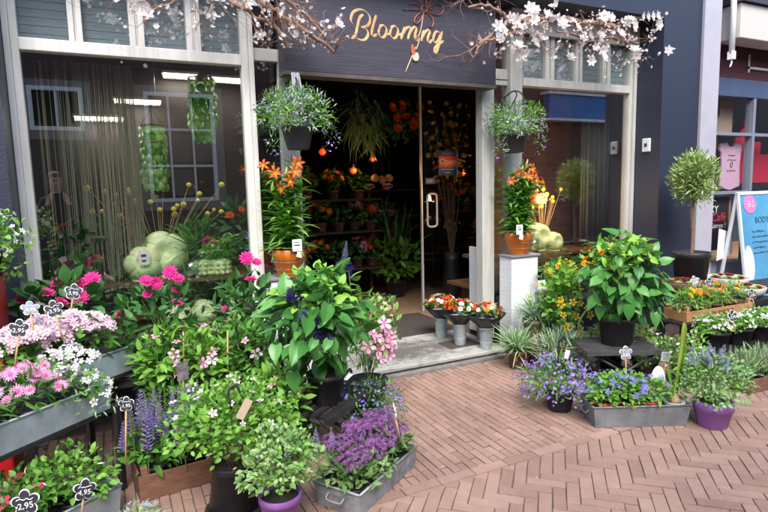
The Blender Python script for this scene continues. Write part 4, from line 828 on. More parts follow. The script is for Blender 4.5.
#@@
# ================================================================== SIGNS ON THE LEFT
for p, R, L, lab, tx, rz, tl, pl, rl in (
    ((-.215, 3.40, .985), .045, .13, 'flower price sign on a stick between the zinnia and the geraniums', '3,95', .1, -.25, False, .2),
    ((-.385, 3.12, .965), .042, .12, 'greyish flower price sign left of the geranium signs', '3,95', .3, -.7, True, .1),
    ((-.285, 3.10, .955), .044, .16, 'flower price sign before the pale pink geraniums, above the daisies', '3,95', .1, -.2, False, -.15),
    ((-.40, 2.84, .93), .042, .17, 'flower price sign above the pink daisies', '2,95', .0, -.2, False, .15),
    ((-.005, 2.82, .515), .036, .28, 'flower price sign reading 1,95 in the salvia crate', '1,95', .1, -.2, False, .1),
    ((-.375, 2.40, .345), .052, .16, 'flower price sign reading 2,95 at the lower left corner', '2,95', -.2, -.15, False, -.1),
    ((-.185, 2.50, .295), .046, .12, 'flower price sign reading 4,95 at the front of the low trough', '4,95', .25, -.15, False, .2)):
    price_sign(p, R, L, lab, tx, rz, tl, pl, rl)
price_sign((1.235, 2.46, .36), .040, .15, 'flower price sign turned edge on in the heliotrope trough', '4,95', 1.15, -.2, True, .2)
lbm = MB(); lbm.box((-.03, 0, -.05), (.03, .003, .05)); lb = thing('plant_label', 'dark picture label on a cane in front of the mandevillas', 'label', (.28, 3.08, .55), .2)
lbm.build('card', mat('dark_card', (.05, .05, .07), .5, (.25, .2, .22), nscale=30), lb); MB().tube([(0, .006, -.04), (0, .006, -.2)], .004, 5).build('stick', CANE, lb)
# ================================================================== RIGHT DISPLAY
# zinc trough with blue flowers
rc = Vector((2.547, 2.375, 0)); rx = Vector((.545, -.258, 0)).normalized(); ry = Vector((.258, .545, 0)).normalized(); RL = .60
cen = rc+rx*(RL/2)+ry*.12; ra = math.atan2(rx.y, rx.x)
zinc_trough(cen, ra, RL, .24, .14, 'wide grey zinc trough with blue flowers and a bulb at the right', mat('dull_zinc', (.25, .27, .29), .6, (.15, .165, .175), nscale=7, metal=.2, bump=.08, bscale=20), .02)
for a, w_, lab in ((.085, .09, 'blue flowered plant in a red pot at the left end of the right zinc trough'), (.25, .09, 'second blue flowered plant from the left end of the right zinc trough'), (.375, .09, 'blue flowered plant in a red pot beside the bulb in the right zinc trough'), (.17, .18, 'blue flowered plant in the back row of the right zinc trough, left one'), (.29, .18, 'blue flowered plant in the back row of the right zinc trough, right one')):
    p = rc+rx*a+ry*w_; t = root('blue_bellflower', lab, 'plant', (p.x, p.y, .045), 0, 'blue flowered plants in the right trough'); pot(t, .05, .065, .105, REDP)
    leaves(t, 330, (0, 0, .16), (.11, .105, .085), LEAFW, .030, [L_FRESH], clumps=22, tight=.25); blooms(t, 22, (0, 0, .17), (.12, .11, .09), F5, .018, [BLUE, PALEC], 'blossom', .05, kind=False)
p = rc+rx*.535+ry*.08; t = root('amaryllis_bulb', 'potted bulb with one tall lime green leaf at the end of the right zinc trough', 'plant', (p.x, p.y, .05)); pot(t, .042, .056, .09, mat('speckled_white_pot', (.62, .64, .62), .5, (.40, .42, .38), nscale=30), rim=.02)
MB().lathe([(.0, .07), (.03, .075), (.034, .095), (.024, .118), (.012, .135), (.0, .138)], 18).build('bulb', mat('bulb_skin', (.38, .20, .09), .6, (.55, .38, .22), nscale=20), t)
def blade(pts, w, th, m, nm):
    P = catmull(pts, 6); n = len(P); V = []; F = []
    for i, q in enumerate(P):
        k = i/(n-1); ww = w*(.55+.9*k-.55*k*k) if k < .9 else w*(.9*(1-k)/.1+.12)
        for dx, dy in ((-ww, .0), (0, th), (ww, 0), (0, -th*.6)): V.append((q.x+dx, q.y+dy-abs(dx)*.25, q.z))
    for i in range(n-1):
        for j in range(4): F.append((4*i+j, 4*i+(j+1) % 4, 4*i+4+(j+1) % 4, 4*i+4+j))
    b_ = MB(); b_.add(V, F, 0, True); return b_.build(nm, m, t)
LIME = mat('lime_blade', (.30, .47, .035), .4, (.42, .56, .08), nscale=6, trans=.25)
blade([(0, 0, .12), (.02, 0, .25), (.022, -.015, .42), (-.012, -.05, .60)], .030, .0035, LIME, 'tall_leaf'); blade([(-.012, 0, .12), (-.04, .0, .2), (-.075, -.0, .31)], .015, .006, mat('green_blade', (.10, .28, .03), .4), 'short_leaf')
cd = thing('plant_label', 'pale grey card on a stick behind the potted bulb', 'label', (p.x+.01, p.y+.08, .40), -.1); MB().box((-.035, 0, -.03), (.035, .003, .03), 0, Matrix.Rotation(.12, 4, 'Y')).build('card', mat('grey_card', (.40, .42, .42), .6), cd)
cb2 = MB()
for k in range(3): cb2.tube([(a, -.002, .014-.014*k+c) for a, c in scribble(8, .045, .006)], .0012, 4)
cb2.build('small_print', GREYP, cd); MB().tube([(0, .006, -.02), (0, .006, -.3)], .004, 5).build('stick', CANE, cd)
cd = thing('plant_label', 'white rounded label with a blue flower standing in the right zinc trough', 'label', (p.x-.085, p.y+.06, .06), -.1); M = XZ(0, 0, .17)
MB().prism([(.065*math.cos(a*PI/12), .13*math.sin(a*PI/12)) for a in range(24)], .004, 0, M).build('card', PAPER, cd); MB().box((-.058, -.0055, .085), (.062, -.0041, .115)).build('teal_band', mat('teal_print', (.08, .40, .38), .6), cd)
heads(cd, [((.0, -.007, .205), (0, -1, .1)), ((.025, -.007, .19), (0, -1, .1))], F5, .02, [BLUE, PALEC], 'printed_flower')
price_sign((2.99, 2.53, .375), .048, .2, 'pale outlined flower price sign above the blue plants of the right trough', '2,50', -.3, -.15, True, .0)
# lobelia in a black pot on the paving
t = root('lobelia', 'violet blue lobelia in a dark pot standing free on the brick paving', 'plant', (2.60, 2.72, 0)); pot(t, .075, .098, .14, GREYP)
cc = leaves(t, 420, (0, .02, .20), (.25, .22, .13), LEAFN, .04, [L_FRESH], clumps=44, tight=.2, upb=.5); leaves(t, 420, (0, .02, .17), (.21, .19, .11), LEAFN, .045, [L_MID], 'inner_foliage'); stems(t, (0, 0, .12), cc[:20], .0018, STEM)
blooms(t, 650, (0, .02, .19), (.28, .25, .17), BIT, .0135, [VIOL], 'blossom', -.45, .6, (.7, 1.12), 90, .16)
# purple pot plant
t = root('lavender_blue_bush', 'grey green bush with pale lavender blossoms in a purple pot at the right', 'plant', (3.225, 2.075, 0)); pot(t, .083, .108, .165, PURPLEP, rim=.035, rimw=.006)
b_ = MB(); b_.tube([(.1005*math.cos(a*PI/24)*1.03, .1005*math.sin(a*PI/24)*1.03, .112+.009*math.sin(a*2.1)) for a in range(49)], .0035, 5, cap=False); b_.build('rim_relief', PURPLEP, t)
cc = leaves(t, 1500, (0, .02, .27), (.21, .20, .16), LEAFW, .023, [L_GREY], clumps=42, tight=.2); leaves(t, 380, (0, .02, .27), (.2, .19, .14), LEAFW, .026, [L_FRESH], 'inner_foliage'); stems(t, (0, 0, .14), cc[:18], .002)
spikes(t, [(RNG.normal()*.09, .04+RNG.normal()*.07, .36+RNG.random()*.07) for _ in range(26)], 0, .07, .012, LAVP, STEM, 30, .011)
# slatted stand with the big broad leaved plant
ss = thing('slatted_stand', 'low grey black slatted stand under the big broad leaved plant at the right', 'plant stand', (3.27, 2.87, 0), math.radians(-27))
GM = mat('weathered_black_metal', (.035, .036, .038), .5, (.07, .07, .072), nscale=12)
for k in range(9): MB().box((-.27, -.2+.045*k, .30), (.27, -.2+.045*k+.028, .314)).build('slat', GM, ss)
MB().box((-.275, -.212, .288), (.275, -.204, .318)).build('front_rail', GM, ss)
for y in (-.18, .18): MB().tube([(-.25, y, 0), (.22, y, .287)], .011, 6).build('leg', BLACKM, ss); MB().tube([(.25, y+.025, 0), (-.22, y+.025, .287)], .011, 6).build('leg', BLACKM, ss)
t = broad_plant('broad_leaved_shrub', 'large broad leaved shrub with heart shaped leaves in a black pot on the right stand', (3.29, 2.87, .315), .105, .132, .205, (.02, 0, .445), (.28, .26, .32), 330, .092, 170)
blooms(t, 16, (.02, .1, .62), (.2, .2, .13), ROSE, .02, [ORG, GOLDC], 'orange_blossom', 0, kind=False)
spikes(t, [(.24, -.02, .56), (.27, .0, .62), (.30, .04, .66), (.20, -.14, .50), (.34, .05, .6)], 0, .07, .022, DEEP, STEM, 40, .018, 'blue_flower')
# black eyed susan
t = root('thunbergia', 'climbing thunbergia with golden yellow flowers left of the big right shrub', 'plant', (3.27, 3.40, 0)); pot(t, .10, .13, .22, REDP, rim=.03)
cc = leaves(t, 430, (-.02, 0, .50), (.16, .13, .29), LEAFW, .058, [L_FRESH], clumps=34, tight=.2); leaves(t, 110, (.03, 0, .70), (.11, .1, .11), LEAFW, .055, [L_LIME], 'young_foliage'); stems(t, (0, 0, .2), cc[:18], .003)
heads(t, [((x, -.13+RNG.normal()*.02, z), (RNG.normal()*.3, -1, .25)) for x, z in ((-.02, .56), (-.12, .55), (.06, .54), (.10, .50), (-.13, .47), (-.10, .37), (-.03, .36), (.06, .33), (.0, .3), (.14, .44), (-.16, .6), (.04, .43), (-.07, .28), (.12, .27))], F5, .034, [YEL, EYE], 'yellow_flower')
# orange lantana bed behind
bn = thing('plant_bench', 'dark bench below the right window holding orange lantanas', 'bench', (3.85, 3.72, 0))
for y in (-.14, .0, .14): MB().box((-.42, y-.055, .50), (.7, y+.055, .52)).build('slat', BLACKM, bn)
for x, y in ((-.4, -.15), (.66, -.15), (-.4, .15), (.66, .15)): MB().box((x-.018, y-.018, 0), (x+.018, y+.018, .499)).build('leg', BLACKM, bn)
for k, (x, lab) in enumerate(((3.55, 'orange lantana nearest the white pedestal below the right window'), (3.80, 'orange lantana in the middle below the ceramic pumpkins'), (4.1, 'orange lantana behind the big right shrub'), (4.36, 'orange flowered plant by the navy wall'))):
    t = root('lantana', lab, 'plant', (x, 3.74, .522), 0, 'orange lantanas'); pot(t, .07, .09, .14, BLACKP)
    leaves(t, 210, (0, 0, .19), (.15, .13, .10), LEAF, .05, [L_MID], clumps=16)
    blooms(t, 62, (0, -.02, .20), (.15, .13, .11), F5, .017, [ORG if k % 2 else YEL, GOLDC], 'blossom', .0, .3, (.9, 1.1), 11, .1, kind=False); blooms(t, 44, (0, -.03, .20), (.15, .13, .11), F5, .016, [REDO if k != 1 else ORG, GOLDC], 'darker_blossom', -.1, .3, (.9, 1.1), 8, .1, kind=False)
price_sign((3.61, 3.56, .69), .05, .15, 'dull green grey flower sign in front of the orange lantanas', '5,95', .1, -.2, True, .1)
# grassy plants by the pedestal
def grass(name, lab, p, pr, h, m, n, L, rad, lm, c=0):
    t = root(name, lab, 'plant', p); pot(t, pr[0], pr[1], h, m, rim=.02)
    a = RNG.random(n)*2*PI; e = RNG.random(n)**.7; D = np.stack([np.cos(a)*e*rad, np.sin(a)*e*rad, 1-.6*e], 1)
    Nn = UP-D*.3+RNG.normal(size=(n, 3))*.2; P = np.stack([np.cos(a)*.03*RNG.random(n), np.sin(a)*.03*RNG.random(n), np.full(n, h-.02)], 1)
    scatter('blades', STRAP, P, frames(D, Nn), L*(.6+.6*RNG.random(n)), [lm], t); return t
t = grass('curry_plant', 'spiky grey green plant in a brown clay pot at the end of the threshold', (2.92, 3.53, 0), (.065, .095, .16), .16, TERRA, 130, .26, .9, L_GREY); leaves(t, 120, (0, 0, .2), (.1, .1, .07), NEEDLE, .07, [L_SILV], 'needles')
leaves(t, 26, (0, -.02, .14), (.11, .11, .05), NEEDLE, .09, [mat('dry_blade', (.45, .36, .24), .8)], 'dry_blades', upb=-.9)
ps = MB(); ps.lathe([(0, 0), (.1, 0), (.1, .22), (0, .22)], 24); tag(ps.build('upturned_pot', TERRA, None), 'upturned brown pot carrying the helichrysum beside the pedestal', 'pot').location = (3.17, 3.62, 0)
t = grass('helichrysum', 'tall silvery helichrysum with yellow buttons in a wicker pot before the pedestal', (3.17, 3.62, .222), (.075, .1, .14), .14, mat('wicker', (.20, .14, .10), .8, (.30, .24, .19), nscale=30, bump=.5, bscale=60, stretch=(1, 1, 5)), 100, .27, .7, L_SILV)
leaves(t, 160, (0, 0, .2), (.12, .12, .1), NEEDLE, .07, [L_SILV], 'needles'); spikes(t, [(RNG.normal()*.05, RNG.normal()*.05, .24+RNG.random()*.05) for _ in range(9)], 0, .14, .006, L_SILV, L_SILV, 34, .01, 'stalk')
heads(t, [((x, y, z), (0, -.3, 1)) for x, y, z in ((-.12, -.08, .34), (.06, -.1, .27), (.0, .0, .44), (.04, .02, .42))], ZIN, .015, [YEL, YEL], 'yellow_button')
t = root('santolina', 'feathery silver plant behind the free standing lobelia', 'plant', (3.10, 3.22, 0)); pot(t, .08, .1, .14, BLACKP); leaves(t, 460, (0, 0, .22), (.2, .16, .14), NEEDLE, .075, [L_SILV], clumps=30, upb=.7); leaves(t, 200, (0, 0, .2), (.17, .15, .12), NEEDLE, .08, [L_GREY], 'inner_foliage')
t = root('pink_dianthus', 'small plant with deep pink blossoms between the silver plant and the thunbergia', 'plant', (3.22, 3.12, 0)); pot(t, .05, .065, .1, BLACKP); leaves(t, 120, (0, 0, .15), (.1, .1, .08), LEAFN, .05, [L_GREY]); blooms(t, 9, (0, 0, .19), (.1, .1, .08), F5, .022, [MAG, CORE], 'blossom', .1, kind=False)
hk = MB(); hk.tube(catmull([(0, 0, 0), (0, 0, .30), (.015, 0, .345), (.045, 0, .355), (.065, 0, .32)], 4), .006, 6); tag(hk.build('pot_hook', BLACKM), 'black hook rising out of the lobelia foliage', 'hook').location = (2.66, 2.80, .11)
hc = MB(); hc.box((-.02, 0, -.03), (.02, .003, .03), 0, Matrix.Rotation(.3, 4, 'Y')); tag(hc.build('paper_tag', PAPER), 'small white tag hanging above the violet lobelia', 'tag').location = (2.72, 2.78, .34)
# bacopas between the stand and the tables
for p, lab in (((3.62, 2.88, 0), 'white bacopa right behind the right slatted stand'), ((3.56, 3.16, 0), 'white bacopa in the shade behind the big shrub'), ((3.72, 2.62, 0), 'white bacopa with small leaves left of the purple pot')):
    t = root('bacopa', lab, 'plant', p, 0, 'white bacopas on the ground'); pot(t, .08, .1, .16, BLACKP); leaves(t, 520, (0, 0, .22), (.18, .16, .16), LEAFW, .03, [L_FRESH], clumps=34, tight=.2); blooms(t, 70, (0, 0, .22), (.19, .17, .16), F5, .012, [WHT, PALEC], 'blossom', -.5)
# ---- tables at the right
TB = math.radians(-4)
def table(p, L, Wd, z, lab, nm='display_table'):
    t = thing(nm, lab, 'table', p, TB)
    n = max(2, int(Wd/.07))
    for k in range(n): MB().box((0, k*Wd/n, z-.02), (L, (k+.72)*Wd/n, z)).build('slat', BLACKM, t)
    MB().box((-.005, -.012, z-.045), (L+.005, -.001, z+.003)).build('front_rail', BLACKM, t)
    for x, y in ((.02, .02), (L-.05, .02), (.02, Wd-.05), (L-.05, Wd-.05)): MB().box((x, y, 0), (x+.03, y+.03, z-.021)).build('leg', BLACKM, t)
    return t
table((3.93, 2.60, 0), 1.7, .24, .20, 'low black table with the white alyssums'); table((4.02, 2.86, 0), 1.7, .26, .36, 'middle black table with the orange marigold crate'); table((4.5, 3.14, 0), 1.7, .4, .47, 'high black table with the succulent bowls')
wood_crate((4.32, 2.33, 0), math.radians(-6), .80, .2, .10, 'low brown wooden crate of lavender on the paving at the right edge', WOODC, posts=False)
for k in range(5):
    t = root('lavender', 'pale flowering lavender in the low brown crate, ' + ('leftmost beside the purple pot', 'second from the purple pot', 'third from the purple pot', 'fourth from the purple pot', 'last at the right')[k], 'plant', (4.00+.15*k, 2.36-.015*k, .012), 0, 'lavenders in the low crate'); pot(t, .045, .06, .085, BLACKP)
    leaves(t, 200, (0, 0, .14), (.08, .08, .10), NEEDLE, .07, [L_GREY], clumps=16, upb=1.2); spikes(t, [(RNG.normal()*.035, RNG.normal()*.035, .17+RNG.random()*.03) for _ in range(11)], 0, .07, .009, petm('cream_spike', (.50, .46, .36), (.60, .56, .50)), L_GREY, 26, .011)
for k in range(5):
    x = 4.16+.26*k; t = root('alyssum', 'white flowering alyssum in a black pot on the low table, ' + ('nearest the marigold crate corner', 'second from the left', 'third from the left', 'fourth from the left', 'farthest right')[k], 'plant', (x, 2.70-.018*k, .201), 0, 'white alyssums on the low table'); pot(t, .09, .115, .13, BLACKP)
    leaves(t, 420, (0, 0, .17), (.15, .13, .07), LEAFW, .028, [L_FRESH], clumps=26, tight=.22); blooms(t, 110, (0, 0, .17), (.155, .135, .075), F5, .0125, [WHT, PALEC], 'blossom', .0, .3, (.9, 1.1), 18, .15)
wood_crate((4.50, 2.975, .361), math.radians(-3), .80, .22, .085, 'pale wooden crate of orange marigolds with stamped writing', WOODL, txt='HPN IMPORT')
for k in range(4):
    x = 4.17+.185*k; t = root('marigold', 'orange marigold in the stamped crate, ' + ('leftmost', 'second from the left', 'second from the right', 'rightmost')[k], 'plant', (x, 2.985-.01*k, .372), 0, 'marigolds in the stamped crate'); pot(t, .05, .065, .09, TERRA)
    leaves(t, 260, (0, 0, .15), (.13, .12, .09), LEAFN, .042, [L_FRESH], clumps=20); heads(t, [((x_, -.07+y_, z_), (RNG.normal()*.2, -.7, .7)) for x_, y_, z_ in ((0, 0, .2), (.06, .03, .23), (-.07, .02, .215), (.02, .07, .26))[:(2, 4, 4, 2)[k]]], ZIN, .030, [ORG if k in (1, 2) else YEL, GOLDC], 'marigold_head')
for p, lab, tx in (((4.34, 3.0, .66), 'pale flower price sign above the marigold crate', '3,50'), ((4.42, 3.02, .63), 'dark flower price sign before the left succulent bowl', '6,95'), ((4.50, 2.98, .635), 'second dark flower price sign before the left succulent bowl', '7,95'), ((4.97, 2.90, .50), 'flower price sign at the right end of the marigold crate', '3,95'), ((4.22, 2.60, .46), 'flower price sign on a stick before the white alyssums', '2,95')): price_sign(p, .048, .14, lab, tx, -.1, -.25, tx == '3,50', RNG.normal()*.15)
BOWL = mat('white_bowl', (.60, .58, .54), .6, (.42, .40, .37), nscale=8, bump=.2); SUCR = leafm('succulent_red', (.22, .025, .02), (.36, .06, .04)); SUCG = leafm('succulent_green', (.26, .40, .10), (.40, .52, .20))
def rosette(t, x, y, z, r, m, n=26):
    k = np.arange(n); a = k*2.4; e = (k+.5)/n; D = np.stack([np.cos(a)*(.35+e), np.sin(a)*(.35+e), 1.0-.75*e], 1); scatter('rosette', leaf_t(.5, .1, -.1), np.tile([[x, y, z]], (n, 1)), frames(D, np.tile(UP, (n, 1))), r*(.45+.6*e), [m], t)
def bowl(p, r, h, lab, m=BOWL):
    t = root('succulent_bowl', lab, 'bowl', p, 0, 'bowls of succulents'); b_ = MB(); b_.lathe([(0, 0), (r*.6, 0), (r*.92, h*.5), (r, h), (r*.98, h+.006), (r*.93, h), (r*.88, h-.02), (0, h-.02)], 30, lob=lambda a, z: 1+.012*math.sin(9*a)); b_.build('bowl_shell', m, t); MB().lathe([(r*.89, h-.016), (0, h-.004)], 20).build('soil', SOIL, t)
    for k in range(8): a = k*.785+.3; rosette(t, r*.62*math.cos(a), r*.62*math.sin(a), h-.005, .05, SUCR if k % 3 == 0 or k in (1,) else SUCG)
    rosette(t, 0, 0, h+.01, .06, SUCR)
bowl((4.66, 3.33, .471), .19, .11, 'wide clay bowl of red and green succulents at the left of the high table', TERRA); bowl((4.74, 3.17, .471), .155, .085, 'white bowl of green succulents in front of the clay bowl'); bowl((5.25, 3.3, .471), .185, .10, 'white bowl of succulents farther right on the high table'); bowl((5.22, 3.1, .42), .16, .09, 'white bowl with a deep red houseleek at the right edge of the photo')
bxs = MB(); tag(bx('tray', (5.05, 2.95, .361), (5.42, 3.19, .418), BLACKP, None, .006), 'black plant tray under the right edge succulent bowl', 'tray')
# olive standard
t = root('olive_standard', 'small olive tree with round grey green crown on a bare stem before the navy wall', 'tree', (4.95, 3.47, .47)); pot(t, .125, .165, .35, BLACKP, rim=.03)
MB().tube(catmull([(0, 0, .3), (.01, 0, .5), (-.015, .0, .7), (-.0, 0, .85), (.0, 0, .98)], 5), [.016]*10+[.015]*6+[.012]*5, 8).build('trunk', BROWNST, t); b_ = MB()
cc = leaves(t, 2800, (.0, 0, 1.02), (.195, .185, .25), leaf_t(.3, .04, .12), .048, [L_OL], 'crown', clumps=54, tight=.19, upb=.5, var=.4); leaves(t, 120, (0, 0, .88), (.12, .12, .12), LEAFN, .05, [L_OL], 'lower_shoots', clumps=10)
for q in cc[:24]: b_.tube([(0, 0, .88), tuple(Vector(q)*.5+Vector((0, 0, .47))), tuple(q)], [.009, .005, .002], 5)
b_.build('branches', BROWNST, t)
# flower buckets on the threshold
for p, lab, k in (((2.763, 4.47, .0605), 'zinc bucket with a black wrapped bouquet deepest in the doorway', 0), ((2.766, 4.155, .0675), 'zinc bucket with a red and white bouquet on the small dark mat', 1), ((2.905, 3.95, .0605), 'zinc bucket with a mixed bouquet nearest the street', 2)):
    t = thing('zinc_bucket', lab, 'bucket', p, RNG.random(), 'zinc buckets on the threshold'); b_ = MB(); b_.lathe([(0, 0), (.049, 0), (.051, .004), (.064, .185), (.068, .188), (.068, .194), (.064, .195), (.061, .19), (.047, .01), (0, .01)], 28); b_.lathe([(.0555, .06), (.0575, .064), (.0565, .068)], 28); b_.build('bucket_body', ZINCL, t); b_ = MB(); b_.tube([(.066*math.cos(a), .066*math.sin(a), .178-.03*math.sin(a)) for a in np.linspace(0, PI, 12)], .002, 5); b_.build('wire_handle', WIRE, t)
    t = thing('bouquet', lab.replace('zinc bucket with a ', '').replace('black wrapped', 'red and white').replace('bouquet', 'bouquet in black wrap, standing in the bucket', 1), 'bouquet', (p[0], p[1], p[2]+.19), 0, 'bouquets in black wrap')
    b_ = MB(); b_.lathe([(.05, -.02), (.066, .012), (.12, .06), (.155, .10), (.172, .125), (.155, .108), (.11, .06), (.05, .01)], 36, lob=lambda a, z: 1+(.10*math.sin(4*a+k)+.05*math.sin(9*a))*min(1, max(0, z*9))); b_.build('wrap', BLACKWRAP, t)
    leaves(t, 110, (0, 0, .15), (.125, .125, .05), LEAF, .038, [L_FRESH], clumps=20); 
    for m, nm, n in ((REDF, 'red_flower', 22), (WHT, 'white_flower', 13), (ORG if k == 2 else REDO, 'bright_flower', 12)): blooms(t, n, (0, 0, .152), (.125, .125, .06), ROSE, .021, [m, GOLDC], nm, .1, kind=False)
#@@
# ================================================================== HANGING BASKETS AND LILIES BY THE DOOR
def basket(p, lab, sc=1.0):
    t = root('hanging_basket', lab, 'plant', p, 0, 'hanging lobelia baskets'); t.scale = (sc,)*3
    pp = pot(t, .078, .112, .165, GREYP, rim=.016); b_ = MB()
    for a in (0.4, 2.5, 4.6): b_.tube([(.11*math.cos(a), .11*math.sin(a), .16), (0, 0.0, .40)], .002, 4)
    b_.tube(catmull([(0, 0, .40), (0, .0, .43), (0, -.015, .44)], 3), .003, 5); b_.build('hanger', BLACKM, t)
    cc = leaves(t, 1000, (0, 0, .26), (.25, .22, .17), LEAFN, .042, [L_FRESH], clumps=50, tight=.18, upb=.45); leaves(t, 520, (0, 0, .25), (.24, .2, .15), LEAFN, .04, [L_SILV], 'inner_foliage'); stems(t, (0, 0, .15), cc[:26], .0016)
    blooms(t, 330, (0, 0, .25), (.28, .25, .19), BIT, .010, [petm('pale_lobelia', (.28, .24, .56), (.48, .42, .72))], 'blossom', -.5, .6, (.75, 1.12), 70, .14)
    for x, y, z in ((.24, -.05, .08), (-.2, -.08, .02)):
        leaves(t, 34, (x, y, z), (.05, .04, .08), LEAFN, .035, [L_GREY], 'trailing_foliage'); blooms(t, 14, (x, y, z-.01), (.06, .05, .09), BIT, .012, [VIOL], 'trailing_blossom', -.9); stems(t, (0, 0, .16), [(x, y, z)], .0016)
basket((1.235, 3.90, 1.785), 'lobelia basket hanging left of the doorway above the orange lily'); basket((3.24, 3.98, 1.775), 'lobelia basket hanging right of the doorway above the lily', 1.02)
def lily(p, lab, hts, flw, tagx):
    t = root('lily', lab, 'plant', p, 0, 'potted lilies on the pedestals'); pot(t, .085, .117, .20, ORANGEP, rim=.045, rimw=.005)
    b_ = MB()
    for z, r in ((.0, .10), (.055, .115), (.11, .13), (.165, .142), (.215, .152)): b_.tube([(r*math.cos(a*PI/16), r*math.sin(a*PI/16), z+.004) for a in range(33)], .0022, 4, cap=False)
    for a in range(18): q = a*PI/9; b_.tube([(.10*math.cos(q), .10*math.sin(q), .004), (.152*math.cos(q), .152*math.sin(q), .219)], .0013, 4)
    b_.build('wire_basket', WIRE, t)
    for (x, y, h_) in hts:
        s_ = MB(); s_.tube(catmull([(x*.3, y*.3, .17), (x*.6, y*.6, .17+h_*.5), (x, y, .17+h_)], 5), [.006]*9+[.004]*2, 6); s_.build('stem', STEM, t)
        n = 52; k = np.arange(n); a = k*2.4+RNG.random(n)*.5; f = .05+.85*(k/n); P = np.stack([x*(.3+.7*f), y*(.3+.7*f), .17+h_*f], 1); D = np.stack([np.cos(a), np.sin(a), .75+.4*RNG.normal(size=n)], 1)
        scatter('foliage', LILYLEAF, P, frames(D, UP-D*.2), (.20-.06*f)*(.8+.4*RNG.random(n)), [L_FRESH], t)
    n = 26; a = RNG.random(n)*6.3; D = np.stack([np.cos(a), np.sin(a), .35+.4*RNG.random(n)], 1); scatter('basal_foliage', LILYLEAF, np.stack([.05*np.cos(a), .05*np.sin(a), np.full(n, .19)], 1), frames(D, UP-D*.2), .17*(.7+.5*RNG.random(n)), [L_MID], t)
    heads(t, [((x, y, z+.09), (nx, -.9, nz)) for x, y, z, nx, nz in flw], LILY, .056, [mat('lily_petal', (.58, .055, .010), .5, (.72, .15, .015), nscale=30, trans=.2), YEL], 'lily_flower', .25)
    bd = None
    for x, y, z in ((.05, -.03, .78), (-.02, -.05, .72), (.1, 0, .7), (-.12, -.03, .62)): q = MB(); q.tube([(x, y, z), (x+.01, y-.012, z+.035), (x+.015, y-.02, z+.075)], [.004, .012, .003], 7); q.build('bud', mat('lily_bud', (.42, .42, .14), .5), t)
    g = MB(); g.box((-.035, 0, 0), (.035, .003, .085), 0, Matrix.Translation((tagx, -.155, .195))); g.box((-.02, 0, -.04), (.02, .002, 0), 0, Matrix.Translation((tagx+.02, -.16, .19)) @ Matrix.Rotation(.3, 4, 'Y')); g.build('plant_tag', PAPER, t)
    g = MB(); g.box((tagx-.022, -.1565, .235), (tagx+.022, -.1555, .243)); g.box((tagx-.022, -.1565, .255), (tagx+.014, -.1555, .26)); g.build('tag_print', GREYP, t)
lily((1.155, 3.99, .8695), 'orange flowering lily in an orange pot and wire basket on the left pedestal', ((-.08, 0, .66), (.06, .02, .72), (.0, -.05, .6), (.10, -.03, .55), (-.02, .05, .5)), ((-.17, -.08, .71, -.4, .2), (-.11, -.1, .66, -.2, .3), (.06, -.1, .73, .3, .3), (-.05, -.12, .56, 0, .2), (-.02, -.12, .6, .4, .3), (.03, -.12, .66, .1, .4)), .02)
lily((3.315, 4.02, .8695), 'orange flowering lily in an orange pot on the right pedestal', ((-.07, 0, .62), (.07, .02, .69), (.0, -.05, .62), (.13, -.03, .55), (-.12, .03, .5), (.04, -.06, .48)), ((-.14, -.08, .57, -.4, .2), (.05, -.1, .67, .2, .3), (.02, -.1, .60, 0, .3), (.13, -.06, .57, .4, .2), (.20, -.06, .55, .6, .2), (-.09, -.1, .65, -.1, .3), (.09, -.1, .62, .2, .2)), -.11)
# ================================================================== BLOSSOM BRANCHES
ENDX = 4.52
def twig_walk(b_, p, d, L, r, depth, ends, wob=.22, mi=0):
    n = max(4, int(L/.035)); pts = [Vector(p)]; rr = [r]; d = Vector(d).normalized(); kids = []
    for i in range(n):
        d = (d+Vector(RNG.normal(size=3))*wob).normalized(); q = pts[-1]+d*(L/n)
        if q.y > 4.02: q.y = 4.02; d.y = -abs(d.y)
        if q.x > ENDX: q.x = ENDX; d.x = -abs(d.x)
        if q.z < 2.50: q.z = 2.50; d.z = abs(d.z)*.5
        if q.z > 2.92 and d.z > 0: d.z *= -.4
        pts.append(q); rr.append(r*(1-.75*(i+1)/n))
        if depth and RNG.random() < .42 and i > 0: kids.append((q, (d+Vector(RNG.normal(size=3))*.8).normalized(), L*(.3+.35*RNG.random()), rr[-1]*.65))
    b_.tube(pts, rr, 6 if r > .004 else 4, mi); ends += pts[n//3:]
    for q, dd, l, r_ in kids: twig_walk(b_, q, dd, l, r_, depth-1, ends, wob, mi)
